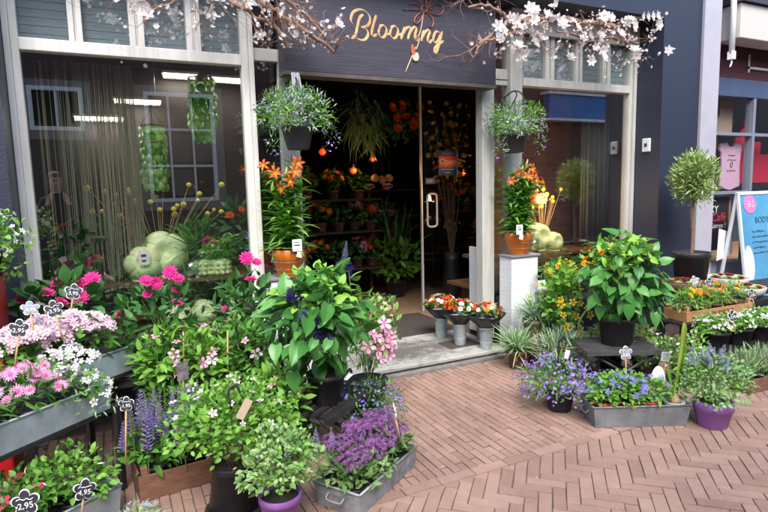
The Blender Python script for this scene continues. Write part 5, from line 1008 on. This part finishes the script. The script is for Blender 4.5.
def garland(lab, mains, nbig, nbuds, keep):
    mains = [([(x, y-.10, z-.03) for x, y, z in P_], r_) for P_, r_ in mains]
    t = root('blossom_branch', lab, 'branch', mains[0][0][0], 0, 'willow garlands with magnolia blossoms'); o_ = Vector(mains[0][0][0]); b_ = MB(); ends = []
    for pts, r in mains:
        P = catmull(pts, 6); P = [p+Vector(RNG.normal(size=3))*.006 for p in P]; b_.tube(P, [r*1.45*(1-.6*i/len(P)) for i in range(len(P))], 8)
        for i in range(2, len(P), 2):
            d = (P[i]-P[i-1]).normalized()
            for _ in range(1 if P[i].x > 2.2 and P[i].x < 3.0 else 2): twig_walk(b_, P[i], d*.9+Vector(RNG.normal(size=3))*.55+Vector((0, -.12, -.1)), .16+.26*RNG.random(), r*.32, 1, ends)
        ends += P
    b_.v = [tuple(Vector(v)-o_) for v in b_.v]; b_.build('twigs', TWIG, t)
    ends = [e for e in ends if keep(e)]
    idx = RNG.choice(len(ends), min(nbig+nbuds, len(ends)), replace=False)
    heads(t, [(ends[i]-o_+Vector((0, -.02, 0)), (RNG.normal()*.4, -1, .1+RNG.normal()*.4)) for i in idx[:nbig]], MAGN, .048, [petm('magnolia_petal', (.86, .78, .76), (.92, .89, .87), .35), petm('magnolia_heart', (.72, .28, .30), (.75, .40, .35))], 'magnolia_blossom', .3)
    q = ends; P = np.array([tuple(q[i]-o_+Vector(RNG.normal(size=3))*.012) for i in idx[nbig:]]); Nn = RNG.normal(size=P.shape)+np.array([0, -1, 0]); D = RNG.normal(size=P.shape)
    stuff(scatter('small_bud', MAGN, P, frames(D, Nn), .014*(.6+.8*RNG.random(len(P))), [petm('magnolia_petal', 0, 0), petm('bud_yellow', (.60, .55, .25), (.70, .66, .4))], t))
    return t
garland('twisted willow branch with white blossoms over the right half of the left window', [
    ([(.86, 4.0, 2.93), (.98, 3.95, 2.80), (1.12, 3.9, 2.70), (1.28, 3.86, 2.60), (1.47, 3.83, 2.47)], .016), ([(.9, 4.0, 2.95), (1.08, 3.92, 2.84), (1.26, 3.88, 2.74), (1.42, 3.86, 2.56)], .012),
    ([(.86, 4.0, 2.93), (.72, 3.95, 2.82), (.95, 3.92, 2.68), (1.1, 3.9, 2.6), (1.16, 3.88, 2.48)], .012), ([(.84, 4.0, 2.94), (.6, 3.95, 2.86), (.3, 3.95, 2.78), (-.05, 3.95, 2.72)], .010),
    ([(.84, 4.0, 2.93), (.62, 3.93, 2.80), (.45, 3.92, 2.72), (.28, 3.92, 2.62)], .007)], 14, 300, lambda e: e.x > -.2)
garland('twisted willow branch with pink white magnolia blossoms along the top of the right window', [
    ([(4.52, 4.0, 2.86), (4.3, 3.92, 2.92), (4.05, 3.9, 2.93), (3.7, 3.88, 2.93), (3.3, 3.88, 2.89), (2.95, 3.86, 2.80), (2.70, 3.86, 2.62)], .020), ([(3.3, 3.9, 2.9), (3.0, 3.86, 2.86), (2.8, 3.86, 2.93), (2.6, 3.86, 2.91)], .015),
    ([(4.52, 4.0, 2.84), (4.3, 3.9, 2.82), (3.9, 3.9, 2.80), (3.5, 3.88, 2.82)], .012), ([(3.15, 3.88, 2.84), (2.95, 3.86, 2.72), (2.75, 3.85, 2.66), (2.66, 3.85, 2.56)], .012), ([(4.46, 4.0, 2.86), (4.52, 3.9, 2.80), (4.52, 3.88, 2.70)], .010)], 64, 420, lambda e: 2.80 < e.x < 4.56)
# ================================================================== INSIDE THE WINDOWS
def ceramic(p, r, lab, tagged=False, tilt=1.32, hgt=.85):
    t = root('ceramic_pumpkin', lab, 'ornament', p, 0, 'pale green ceramic pumpkins'); b_ = MB(); M = Matrix.Translation((0, 0, r*.93)) @ Matrix.Rotation(tilt, 4, 'X'); n = 120; V = []; rows = 30; F = []
    for i in range(rows+1):
        v = PI*i/rows; 
        for j in range(n):
            a = 2*PI*j/n; lob = 1-.15*(1-abs(math.sin(2.5*a))**.4)*max(0, math.sin(v))**.3; rr = r*math.sin(v)**.8*lob; z = r*hgt*math.cos(v)-(.30*r*math.exp(-(math.sin(v)/.24)**2) if v < PI/2 else 0); V.append(M @ Vector((rr*math.cos(a), rr*math.sin(a), z)))
    for i in range(rows):
        for j in range(n): F.append((i*n+j, (i+1)*n+j, (i+1)*n+(j+1) % n, i*n+(j+1) % n))
    b_.add(V, F, 0, True); b_.build('ceramic_body', PUMP, t)
    q = MB(); q.lathe([(.0, .0), (r*.62, 0), (r*.66, r*.1), (r*.5, r*.35), (0, r*.36)], 24); q.build('foot', PUMP, t)
    k = MB(); k.lathe([(0, r*.55), (r*.13, r*.53), (r*.16, r*.45), (r*.1, r*.38)], 14); kk = k.build('centre_knob', PUMP, t); kk.matrix_local = M
    if tagged: g = MB(); g.box((-.035, -r*1.02, r*1.0), (.035, -r*1.015, r*1.0+.10)); gg = g.build('price_card', PAPER, t); g = MB(); g.box((-.018, -r*1.024, r*1.0+.055), (.016, -r*1.021, r*1.0+.075)); g.box((-.015, -r*1.024, r*1.0+.02), (.012, -r*1.021, r*1.0+.035)); g.build('card_print', GREYP, gg)
ceramic((.335, 4.52, .863), .185, 'largest pale green ceramic pumpkin in the left window'); ceramic((.185, 4.42, .863), .135, 'smaller pale green ceramic pumpkin with a white price card, left window', True)
ceramic((3.96, 4.50, .806), .155, 'taller pale green ceramic pumpkin in the right window'); ceramic((4.09, 4.40, .806), .105, 'small pale green ceramic pumpkin beside the taller one in the right window')
for k in range(3): ceramic((.40+.19*k, 4.42, .491), .10, ('pale ceramic pumpkin on the lower shelf nearest the zinnia', 'pale ceramic pumpkin on the lower shelf, middle one', 'pale ceramic pumpkin on the lower shelf nearest the lily pedestal')[k])
def gvase(p, r, h, lab):
    t = root('glass_vase', lab, 'vase', p, 0, 'ribbed glass vases'); b_ = MB(); b_.lathe([(0, .004), (r*.85, .004), (r, h*.3), (r*.95, h), (r*.9, h), (r*.93, h*.3), (r*.78, .012), (0, .012)], 28, lob=lambda a, z: 1+.04*math.sin(12*a)); m = glass_mat('vase_glass', .12, (.80, .86, .86)) if 'vase_glass' not in MATS else MATS['vase_glass']; b_.build('vase_body', m, t); q = MB(); q.lathe([(0, .013), (r*.7, .013), (r*.8, h*.35), (0, h*.36)], 16); q.build('glass_pebbles', mat('glass_pebble', (.5, .56, .56), .3, (.3, .35, .35), nscale=40), t)
gvase((.515, 4.42, .863), .07, .13, 'ribbed glass vase between the ceramic pumpkin and the fern, left window'); gvase((3.84, 4.42, .806), .06, .15, 'ribbed glass vase left of the ceramic pumpkins, right window')
def bobble_pot(p, lab, fol):
    t = root('bobble_pot_plant', lab, 'plant', p, 0, 'plants in bobbled green pots'); b_ = MB(); 
    b_.lathe([(0, 0), (.06, 0), (.075, .04), (.07, .11), (.06, .115), (.055, .10), (0, .1)], 20)
    for z in (.02, .055, .09):
        for k in range(10): a = k*PI/5+z*20; b_.lathe([(0, -.019), (.013, -.014), (.019, 0), (.013, .014), (0, .019)], 8, (.068*math.cos(a), .068*math.sin(a), z))
    b_.build('bobble_pot', PUMP, t); fol(t)
bobble_pot((.60, 4.45, .863), 'fern in a bobbled green pot in the left window', lambda t: leaves(t, 60, (0, 0, .2), (.13, .12, .12), STRAP, .2, [L_MID], upb=.9))
bobble_pot((.73, 4.42, .863), 'round moss like plant in a bobbled green pot in the left window', lambda t: leaves(t, 900, (0, 0, .17), (.105, .1, .10), LEAFN, .02, [L_MID], clumps=60, tight=.12, shell=.85))
for p, lab, m, fl in (((.68, 4.72, .863), 'dark foliage plant behind the fern in the left window', L_DARK, None), ((.95, 4.6, .863), 'red lily like plant at the right side of the left window', L_DARK, REDO), ((-.25, 4.5, .863), 'potted plant with red bracts at the left of the left window', L_DARK, REDF), ((.02, 4.62, .863), 'second potted plant with red bracts behind the string curtain', L_DARK, REDF)):
    t = root('window_plant', lab, 'plant', p); pot(t, .06, .075, .11, TERRA); hz = .35 if fl is REDO else .24; leaves(t, 120, (0, 0, hz), (.15, .12, .19), LEAF, .10, [m], clumps=14)
    if fl: blooms(t, 5, (0, -.02, hz+.06), (.13, .12, .14), ROSE, .032, [fl, GOLDC], 'red_bloom', -.2, kind=False)
def sticks(p, n, hmin, hmax, spread, lab, vm):
    t = root('craspedia_bunch', lab, 'dried flowers', p, 0, 'bunches of dried yellow craspedia'); b_ = MB(); b_.lathe([(0, 0), (.05, 0), (.055, .02), (.04, .1), (.032, .16), (.036, .16), (.03, .15), (0, .14)], 20); b_.build('vase', vm, t); b_ = MB(); tips = []
    for k in range(n):
        x = spread*((k+.5)/n*2-1)+RNG.normal()*.02; h_ = hmin+(hmax-hmin)*RNG.random(); y = RNG.normal()*.05; tips.append((x, y, h_)); b_.tube([(x*.06, y*.1, .1), (x*.5, y*.5, h_*.55), (x, y, h_)], [.004, .0035, .0025], 5)
    b_.build('stalks', mat('dry_stalk', (.30, .22, .11), .8, (.38, .30, .17), nscale=20), t); m_ = mat('craspedia_yellow', (.66, .50, .03), .9, (.72, .60, .12), nscale=60, bump=.5, bscale=200); f0 = None
    q = MB(); q.lathe([(0, -.02), (.014, -.014), (.02, 0), (.014, .014), (0, .02)], 10)
    for i, tp in enumerate(tips):
        if f0 is None: f0 = q.build('yellow_ball', m_, t); f = f0
        else: f = f0.copy(); COL.objects.link(f); f.parent = t
        f.location = tp; f.scale = (.8+.5*RNG.random(),)*3
sticks((.33, 4.74, .863), 26, .44, .70, .50, 'dried yellow craspedia on long stalks behind the left ceramic pumpkins', BLACKP); sticks((4.12, 4.60, .806), 15, .38, .66, .26, 'dried yellow craspedia on long stalks in the right window', BLACKP)
def capiz(p, r, h, rows, lab):
    t = root('capiz_chandelier', lab, 'chandelier', p, 0, 'green capiz shell chandeliers'); b_ = MB()
    for q in (0, -.13*h/.5): b_.tube([(r*math.cos(a*PI/14), r*math.sin(a*PI/14), q) for a in range(29)], .006, 5, cap=False)
    b_.build('wooden_ring', WOODL, t); b_ = MB()
    for a in range(4): b_.tube([(r*math.cos(a*PI/2), r*math.sin(a*PI/2), 0), (0, 0, .13), ], .0018, 4)
    b_.tube([(0, 0, .13), (0, 0, 2.975-p[2])], .002, 4); b_.build('cord', BLACKM, t)
    P = []; Nn = []
    for i in range(rows):
        z = -.03-i*h/rows; m = 9; rad = r*(1 if i < rows*.45 else 1.15 if i < rows*.75 else .9)
        for k in range(m): a = 2*PI*(k+.5*(i % 2))/m; P.append((rad*math.cos(a), rad*math.sin(a), z+RNG.normal()*.004)); Nn.append((math.cos(a)+RNG.normal()*.4, math.sin(a)+RNG.normal()*.4, RNG.normal()*.15))
    n = 14; V = np.array([(0, 0, .08)]+[(math.cos(a*2*PI/n), math.sin(a*2*PI/n), 0) for a in range(n)]+[(math.cos(a*2*PI/n), math.sin(a*2*PI/n), -.05) for a in range(n)]); F = [(0, 1+a, 1+(a+1) % n) for a in range(n)]+[(1+a, 1+n+a, 1+n+(a+1) % n, 1+(a+1) % n) for a in range(n)]
    P = np.array(P); Nn = np.array(Nn); stuff(scatter('shell_discs', (V, F, [0]*len(F)), P, frames(np.tile([[0, 0, 1.]], (len(P), 1)), Nn), np.full(len(P), .034), [CAPIZ], t))
capiz((.335, 4.75, 2.02), .085, .50, 9, 'lower green capiz shell chandelier hanging in the left window'); capiz((.72, 4.75, 2.40), .095, .50, 9, 'upper green capiz shell chandelier hanging in the left window near the jamb')
b_ = MB()
for k in range(125):
    x = -.40+.60*RNG.random()**.42; x = x if k > 22 else (-.38, -.35, -.27, -.25, -.2, -.14)[k % 6]+RNG.normal()*.006; y = 4.40+RNG.normal()*.012; e = .87+RNG.random()*.1; w_ = RNG.normal()*.012
    b_.tube([(x, y, 2.39), (x+w_*.4, y, 1.7), (x+w_, y+.01, e)], .0012+.0014*RNG.random(), 4)
t = root('string_curtain', 'olive string curtain hanging at the left side of the left window', 'curtain', (0, 0, 0)); b_.build('strings', STRING, t); r_ = MB(); r_.tube([(-.43, 4.40, 2.392), (.93, 4.40, 2.392)], .008, 8); r_.build('rod', BLACKM, t)
V = []; F = []; n = 80
for i in range(n+1):
    x = 4.60+.36*i/n; y = 4.52+.028*math.sin(i*.95)+.012*math.sin(i*.37)
    for z in (.85, 1.6, 2.40): V.append((x, y+(.01*math.sin(i*.5) if z < 1 else 0), z))
for i in range(n):
    for j in range(2): F.append((3*i+j, 3*i+3+j, 3*i+4+j, 3*i+1+j))
b_ = MB(); b_.add(V, F, 0, True); cu = b_.build('curtain', CURT); sm_ = cu.modifiers.new('thick', 'SOLIDIFY'); sm_.thickness = .004; tag(cu, 'grey pleated curtain at the right side of the right window', 'curtain')
# lit lamps
def emis(nm, c, s): return mat(nm, (.5, .1, .02), .4, emit=(c, s))
TUBE = mat('tube_light', (.8, .8, .7), .4, emit=((1, .93, .78), 2.6))
for p, L, lab in (((.60, 5.05, 2.47), .26, 'short white ceiling tube light beside the upper capiz chandelier'), ((.98, 4.9, 2.43), .34, 'white ceiling tube light at the right jamb of the left window'), ((.26, 5.02, 2.24), .34, 'white tube light above the lower capiz chandelier'), ((-.02, 5.05, 2.10), .36, 'lowest white tube light near the string curtain')):
    t = root('tube_light', lab, 'light', p, 0, 'tube lights in the left window'); l = bpy.data.lights.new('tube_glow', 'AREA'); l.shape = 'RECTANGLE'; l.size = L; l.size_y = .07; l.energy = 1.5; l.color = (1, .93, .8); lo_ = bpy.data.objects.new('tube_glow', l); COL.objects.link(lo_); lo_.location = (p[0], p[1], p[2]-.02); MB().box((-L/2, -.035, -.012), (L/2, .035, .01)).build('tube', TUBE, t); MB().box((-L/2-.01, -.04, .0105), (L/2+.01, .04, .03)).build('housing', WHITE, t); b_ = MB()
    for s_ in (-1, 1): b_.tube([(s_*L*.4, 0, .03), (s_*L*.4, 0, 2.975-p[2])], .002, 4)
    b_.build('wire', WIRE, t)
def globe(p, r, lab, col, s, light=0):
    t = root('globe_lamp', lab, 'lamp', p, 0, 'glowing globe lamps'); b_ = MB(); b_.lathe([(r*math.sin(v*PI/12), -r*math.cos(v*PI/12)) for v in range(13)], 20); b_.build('globe', emis('globe_glow_%d' % int(s*10), col, s), t); b_ = MB(); b_.tube([(0, 0, r), (0, 0, r+.05)], .014, 8); b_.tube([(0, 0, r+.05), (0, 0, 2.975-p[2])], .003, 4); b_.build('cord', BLACKM, t)
    if light:
        l = bpy.data.lights.new('lamp_glow', 'POINT'); l.energy = light; l.color = (1, .55, .25); l.shadow_soft_size = r; o = bpy.data.objects.new('lamp_glow', l); COL.objects.link(o); o.location = (p[0], p[1]-r-.05, p[2])
globe((3.99, 4.56, 1.35), .062, 'orange glowing globe lamp in the right window above the ceramic pumpkins', (1, .07, .004), .45, 8)
for p, lab in (((2.36, 6.5, 1.95), 'red glowing lamp at the left inside the dark shop'), ((2.72, 6.4, 1.72), 'red glowing lamp in the middle of the dark shop'), ((3.03, 6.5, 1.86), 'small red glowing lamp right of the middle lamp in the shop'), ((4.2, 6.2, 1.66), 'small orange glowing lamp behind the Open sign')):
    globe(p, .042 if 'small' not in lab else .03, lab, (1, .035, .008), .35, .6 if 'middle of' in lab or 'behind' in lab else .15)
# open sign
os_ = thing('open_sign', 'dark blue and red sign reading Open on the glass door', 'sign', (3.40, 5.52, 1.63)); MB().box((0, 0, 0), (.25, .012, .275)).build('sign_plate', mat('navy_plate', (.02, .06, .17), .5), os_, .002); MB().box((.006, -.002, .085), (.244, -.0003, .215)).build('red_field', mat('red_field', (.72, .10, .03), .5), os_)
text('Open', .098, os_, XZ(.125, -.003, .15), PAPER, depth=.001); b_ = MB(); b_.box((.05, -.002, .235), (.20, -.0005, .250)); b_.build('header_line', mat('blue_line', (.10, .22, .42), .6), os_)
b_ = MB(); b_.box((.03, -.002, .060), (.22, -.0005, .066)); b_.build('white_line', PAPER, os_); text('www.', .032, os_, XZ(.125, -.003, .030), PAPER, depth=.001); MB().box((.251, .0, -.005), (.262, .012, .28)).build('edge_strip', CHROME, os_)
sc = thing('opening_hours_card', 'small blue card on the glass door below the Open sign', 'card', (3.23, 5.53, 1.53)); MB().box((0, 0, 0), (.13, .006, .07)).build('card', mat('dusk_blue_card', (.04, .07, .15), .5), sc); b_ = MB(); b_.box((.02, -.002, .02), (.09, -.0005, .027)); b_.box((.02, -.002, .04), (.10, -.0005, .047)); b_.build('card_print', PAPER, sc)
# shop shelves, pots, flowers in the dark
def shelf(p, L, D, hs, lab):
    t = root('shop_shelf', lab, 'shelf', p)
    for h_ in hs: MB().box((0, 0, h_-.025), (L, D, h_)).build('board', BROWNIN, t)
    for x in (0, L-.03): MB().box((x, D+.002, 0), (x+.03, D+.03, max(hs)+.1)).build('upright', BROWNIN, t)
shelf((2.0, 6.4, .052), 1.1, .35, (.45, .92, 1.32), 'dark wooden shelf with plants at the left inside the shop'); shelf((3.05, 7.0, .052), .9, .3, (.5, 1.05, 1.42), 'wooden shelf with mugs at the back of the shop'); shelf((4.1, 6.5, .052), .8, .35, (.6, 1.1), 'wooden shelf with flowers behind the glass door')
def inner(p, lab, m, fl, r=.11, h=.12, n=70, nb=9, br=.04, pm=TERRA):
    t = root('shop_plant', lab, 'plant', p, 0, 'potted plants inside the dark shop'); pot(t, .055, .07, .11, pm, n=16); leaves(t, n, (0, 0, .1+h), (r, r, h), LEAF, .08, [m], clumps=10)
    if fl: blooms(t, nb, (0, -.01, .12+h), (r, r, h), ROSE, br, [fl, GOLDC], 'bloom', -.2, kind=False)
spots = [(2.08, .45), (2.3, .45), (2.55, .45), (2.8, .45), (3.0, .45), (2.1, .92), (2.33, .92), (2.56, .92), (2.78, .92), (3.0, .92), (2.15, 1.32), (2.5, 1.32), (2.85, 1.32)]
names = ('red cyclamen', 'orange begonia', 'dark green fern', 'pink begonia', 'red geranium'); wh = ('lower', 'middle', 'upper')
for i, (x, z) in enumerate(spots):
    inner((x, 6.56, z+.053), 'potted %s on the %s board of the left shop shelf, plant at %s' % (names[i % 5].split()[-1] if z > 1.2 else names[i % 5], wh[0 if z < .6 else 1 if z < 1.1 else 2], ('far left', 'left', 'centre', 'right', 'far right')[i % 5] if z < 1.2 else ('left end', 'middle', 'right end')[i-10]), L_DARK if i % 2 else L_MID, (REDF, ORG, None, HPINK, REDO)[i % 5])
for i, (x, y, z) in enumerate(((4.25, 6.65, 1.153), (4.55, 6.65, 1.153), (4.3, 6.65, .653), (4.65, 6.65, .653), (3.2, 7.12, .553), (3.5, 7.12, .553))): inner((x, y, z), 'flowering pot %s' % ('on the upper board behind the glass door, left', 'on the upper board behind the glass door, right', 'on the lower board behind the glass door, left', 'on the lower board behind the glass door, right', 'below the mugs, left', 'below the mugs, right')[i], L_DARK, (ORG, REDF, HPINK, REDO, PINK, ORG)[i])
def mug(p, lab):
    t = root('mug_planter', lab, 'mug', p, 0, 'white and red mug planters'); b_ = MB(); b_.lathe([(0, 0), (.04, 0), (.055, .03), (.065, .09), (.06, .09), (.05, .03), (0, .02)], 20); b_.build('cup', PAPER, t); b_ = MB(); b_.tube(catmull([(.06, 0, .07), (.09, 0, .07), (.09, 0, .035), (.055, 0, .03)], 4), .007, 6); b_.build('handle', PAPER, t); q = MB(); q.lathe([(.0575, .032), (.0645, .06), (.0645, .061)], 20); q.build('red_band', REDF, t); leaves(t, 36, (0, 0, .13), (.07, .07, .06), LEAF, .05, [L_DARK], clumps=8)
for i, (x, z) in enumerate(((3.22, 1.42), (3.5, 1.42), (3.16, 1.05), (3.36, 1.05), (3.55, 1.05))): mug((x, 7.08, z+.053), ('left mug planter on the upper board at the back of the shop', 'right mug planter on the upper board at the back of the shop', 'left mug planter on the lower mug board', 'middle mug planter on the lower mug board', 'right mug planter on the lower mug board')[i])
t = root('floor_fern', 'leafy green plant in a dark pot on the floor inside the doorway', 'plant', (3.36, 6.55, .052)); pot(t, .1, .14, .22, BLACKP); leaves(t, 260, (0, 0, .45), (.27, .22, .28), LEAF, .12, [L_FRESH], clumps=22); leaves(t, 60, (0, .05, .75), (.15, .12, .3), STRAP, .45, [L_DARK], 'tall_blades', upb=1.6)
t = root('hanging_fern', 'trailing green plant hanging from the shop ceiling left of the flower wreath', 'plant', (2.92, 6.5, 2.28)); pot(t, .09, .12, .14, BLACKP); leaves(t, 260, (0, 0, .05), (.2, .18, .32), STRAP, .26, [L_GREY], upb=-1.2); MB().tube([(0, 0, .14), (0, 0, .69)], .003, 4).build('cord', BLACKM, t)
t = root('rose_wreath', 'hanging bunch of red and orange roses in the dark shop', 'flowers', (3.30, 6.3, 2.05)); leaves(t, 160, (0, 0, .2), (.24, .18, .28), LEAF, .09, [L_DARK]); heads(t, [((x, -.17, z), (RNG.normal()*.3, -1, .2)) for x, z in ((-.18, .40), (-.05, .43), (.02, .30), (-.12, .28), (.10, .22), (.16, .30), (.2, .42), (-.1, .16))], ROSE, .065, [REDO, ORG], 'rose', .2); MB().tube([(0, 0, .3), (0, 0, .92)], .003, 4).build('cord', BLACKM, t)
t = root('yellow_blossom_branches', 'tall yellow flowering branches in a vase behind the glass door', 'flowers', (3.85, 5.95, .052)); b_ = MB(); b_.lathe([(0, 0), (.10, 0), (.13, .2), (.09, .5), (.11, .62), (.10, .62), (.08, .5), (0, .3)], 20); b_.build('floor_vase', BLACKP, t); b_ = MB(); tp = []
for k in range(11):
    x = -.33+.06*k+RNG.normal()*.02; z = 2.05+.42*RNG.random(); y = RNG.normal()*.1; b_.tube([(0, 0, .5), (x*.4, y*.4, 1.3), (x, y, z)], [.008, .006, .003], 5); tp += [(x*(.4+.6*f)+RNG.normal()*.025, y*f+RNG.normal()*.03, 1.3+(z-1.3)*f) for f in np.linspace(.25, 1, 8)]
b_.build('branches', BROWNST, t); P = np.array(tp); stuff(scatter('yellow_blossom', ROSE, P, frames(RNG.normal(size=P.shape), RNG.normal(size=P.shape)+np.array([0, -1, .2])), .034*(.7+.6*RNG.random(len(P))), [YEL, GOLDC], t)); leaves(t, 160, (0, 0, 1.75), (.3, .12, .45), LEAF, .06, [mat('bronze_leaf', (.16, .10, .02), .6, (.28, .19, .04), island=1)], 'bronze_foliage')
for i, (x, z) in enumerate(((2.96, 1.62), (3.06, 1.60), (3.16, 1.62))):
    t = root('orange_gourd', ('left orange gourd hanging in the dark shop', 'middle orange gourd hanging in the dark shop', 'right orange gourd hanging in the dark shop')[i], 'gourd', (x, 6.3, z), 0, 'orange gourds in the shop'); b_ = MB(); b_.lathe([(.055*math.sin(v*PI/10), -.05*math.cos(v*PI/10)) for v in range(11)], 24, lob=lambda a, z: 1-.1*abs(math.sin(3*a))); b_.build('gourd_body', mat('gourd_skin', (.45, .22, .06), .6), t); MB().tube([(0, 0, .05), (0, 0, 2.975-z)], .002, 4).build('string', BLACKM, t)
n = 90; fx = 1.3+2.2*RNG.random(n); fy = np.where(RNG.random(n) < .5, 1.9+1.9*RNG.random(n), 2.6+1.1*RNG.random(n)); P = np.stack([fx, fy, np.full(n, .0045)], 1); Nn = UP+RNG.normal(size=(n, 3))*.12
o = scatter('fallen_petals', leaf_t(.6, .05, .05), P, frames(RNG.normal(size=(n, 3))*np.array([1, 1, .05]), Nn), .010*(.4+RNG.random(n)), [petm('faded_petal', (.55, .45, .38), (.75, .70, .62))]); tag(o, 'tiny pale petals and crumbs scattered over the brick paving', 'petals', None, 'stuff')
# ================================================================== THE PHOTOGRAPHER, ONLY SEEN MIRRORED IN THE LEFT PANE
def person(loc, rz):
    t = root('person', 'person in dark clothes holding up a phone, mirrored in the left window pane', 'person', loc, rz)
    J = {}; E = []; Vv = []; Rr = []
    def v(n_, p, r): J[n_] = len(Vv); Vv.append(p); Rr.append(r)
    def e(*n_):
        for a, b in zip(n_, n_[1:]): E.append((J[a], J[b]))
    v('pel', (0, 0, .98), .15); v('waist', (0, .0, 1.12), .135); v('chest', (0, .01, 1.33), .15); v('neck0', (0, .015, 1.49), .07); v('neck', (0, .03, 1.56), .058); v('jaw', (0, .055, 1.62), .07); v('skull', (0, .045, 1.71), .085); v('crown', (0, .03, 1.78), .05); e('pel', 'waist', 'chest', 'neck0', 'neck', 'jaw', 'skull', 'crown')
    v('nose', (0, .145, 1.665), .016); e('jaw', 'nose')
    for s_, n_ in ((-1, 'l'), (1, 'r')):
        v('sh'+n_, (s_*.17, .0, 1.43), .068); v('el'+n_, (s_*.24, .13, 1.20), .046); v('wr'+n_, (s_*.115, .33, 1.40), .030); v('pa'+n_, (s_*.09, .365, 1.46), .032); e('chest', 'sh'+n_, 'el'+n_, 'wr'+n_, 'pa'+n_)
        for k in range(4): a, b, c = 'f%d%s' % (k, n_), 'g%d%s' % (k, n_), 'h%d%s' % (k, n_); x = s_*(.088); v(a, (x, .385-.005*k, 1.495+.0+.018*(1.5-k)), .0105); v(b, (x-s_*.012, .425, 1.50+.019*(1.5-k)), .009); v(c, (x-s_*.035, .432, 1.498+.019*(1.5-k)), .008); e('pa'+n_, a, b, c)
        v('t0'+n_, (s_*.068, .36, 1.475), .012); v('t1'+n_, (s_*.055, .372, 1.505), .009); e('pa'+n_, 't0'+n_, 't1'+n_)
        v('hip'+n_, (s_*.09, 0, .92), .105); v('kn'+n_, (s_*.10, .02, .50), .065); v('an'+n_, (s_*.105, -.02, .09), .042); v('toe'+n_, (s_*.12, .13, .04), .04); e('pel', 'hip'+n_, 'kn'+n_, 'an'+n_, 'toe'+n_)
    me = bpy.data.meshes.new('body'); me.from_pydata(Vv, E, []); bm = bmesh.new(); bm.from_mesh(me); sl = bm.verts.layers.skin.verify(); bm.verts.ensure_lookup_table()
    for i, x in enumerate(bm.verts): x[sl].radius = (Rr[i], Rr[i]); x[sl].use_root = (i == 0)
    bm.to_mesh(me); bm.free(); o = bpy.data.objects.new('t', me); COL.objects.link(o); o.modifiers.new('s', 'SKIN'); ss_ = o.modifiers.new('u', 'SUBSURF'); ss_.levels = 2; dg = bpy.context.evaluated_depsgraph_get(); dg.update(); m2 = bpy.data.meshes.new_from_object(o.evaluated_get(dg)); bpy.data.objects.remove(o)
    m2.materials.clear(); [m2.materials.append(m) for m in (mat('dark_jacket', (.015, .016, .022), .8), mat('skin', (.48, .27, .20), .6), mat('dark_trousers', (.02, .022, .03), .8))]
    for p_ in m2.polygons: c = p_.center; p_.material_index = 1 if (c.z > 1.525 and abs(c.x) < .12 and c.y < .2) or (c.y > .315 and c.z > 1.38) else (2 if c.z < .96 else 0); p_.use_smooth = True
    b = link('body', m2, t)
    h_ = MB(); h_.lathe([(.0, .14), (.06, .125), (.098, .07), (.108, 0), (.10, -.07), (.085, -.12), (.06, -.13)], 24, (0, .015, 1.69), lob=lambda a, z: (.55 if (math.sin(a) > .45 and z < .05) else 1)); h_.build('hair', mat('auburn_hair', (.16, .06, .03), .6, (.1, .04, .02), nscale=30), t)
    for s_ in (-1, 1): q = MB(); q.lathe([(0, -.009), (.007, -.006), (.010, 0), (.007, .006), (0, .009)], 10, (s_*.03, .122, 1.70)); q.build('eye', EYE, t); q = MB(); q.lathe([(0, -.02), (.008, -.01), (.01, 0), (.008, .016), (0, .02)], 8, (s_*.092, .035, 1.68)); q.build('ear', MATS['skin'], t)
    q = MB(); q.box((-.022, .118, 1.618), (.022, .13, 1.626)); q.build('mouth', mat('lip', (.40, .14, .12), .5), t)
person((-.64, -.26, 0), math.radians(-6))
ph = MB(); ph.box((-.075, -.004, -.037), (.075, .004, .037)); po = ph.build('phone', BLACKP, None, .003); po.location = (-.60, .155, 1.50); po.rotation_euler = (0, 0, math.radians(-6)); tag(po, 'black phone held up by the mirrored person', 'phone')
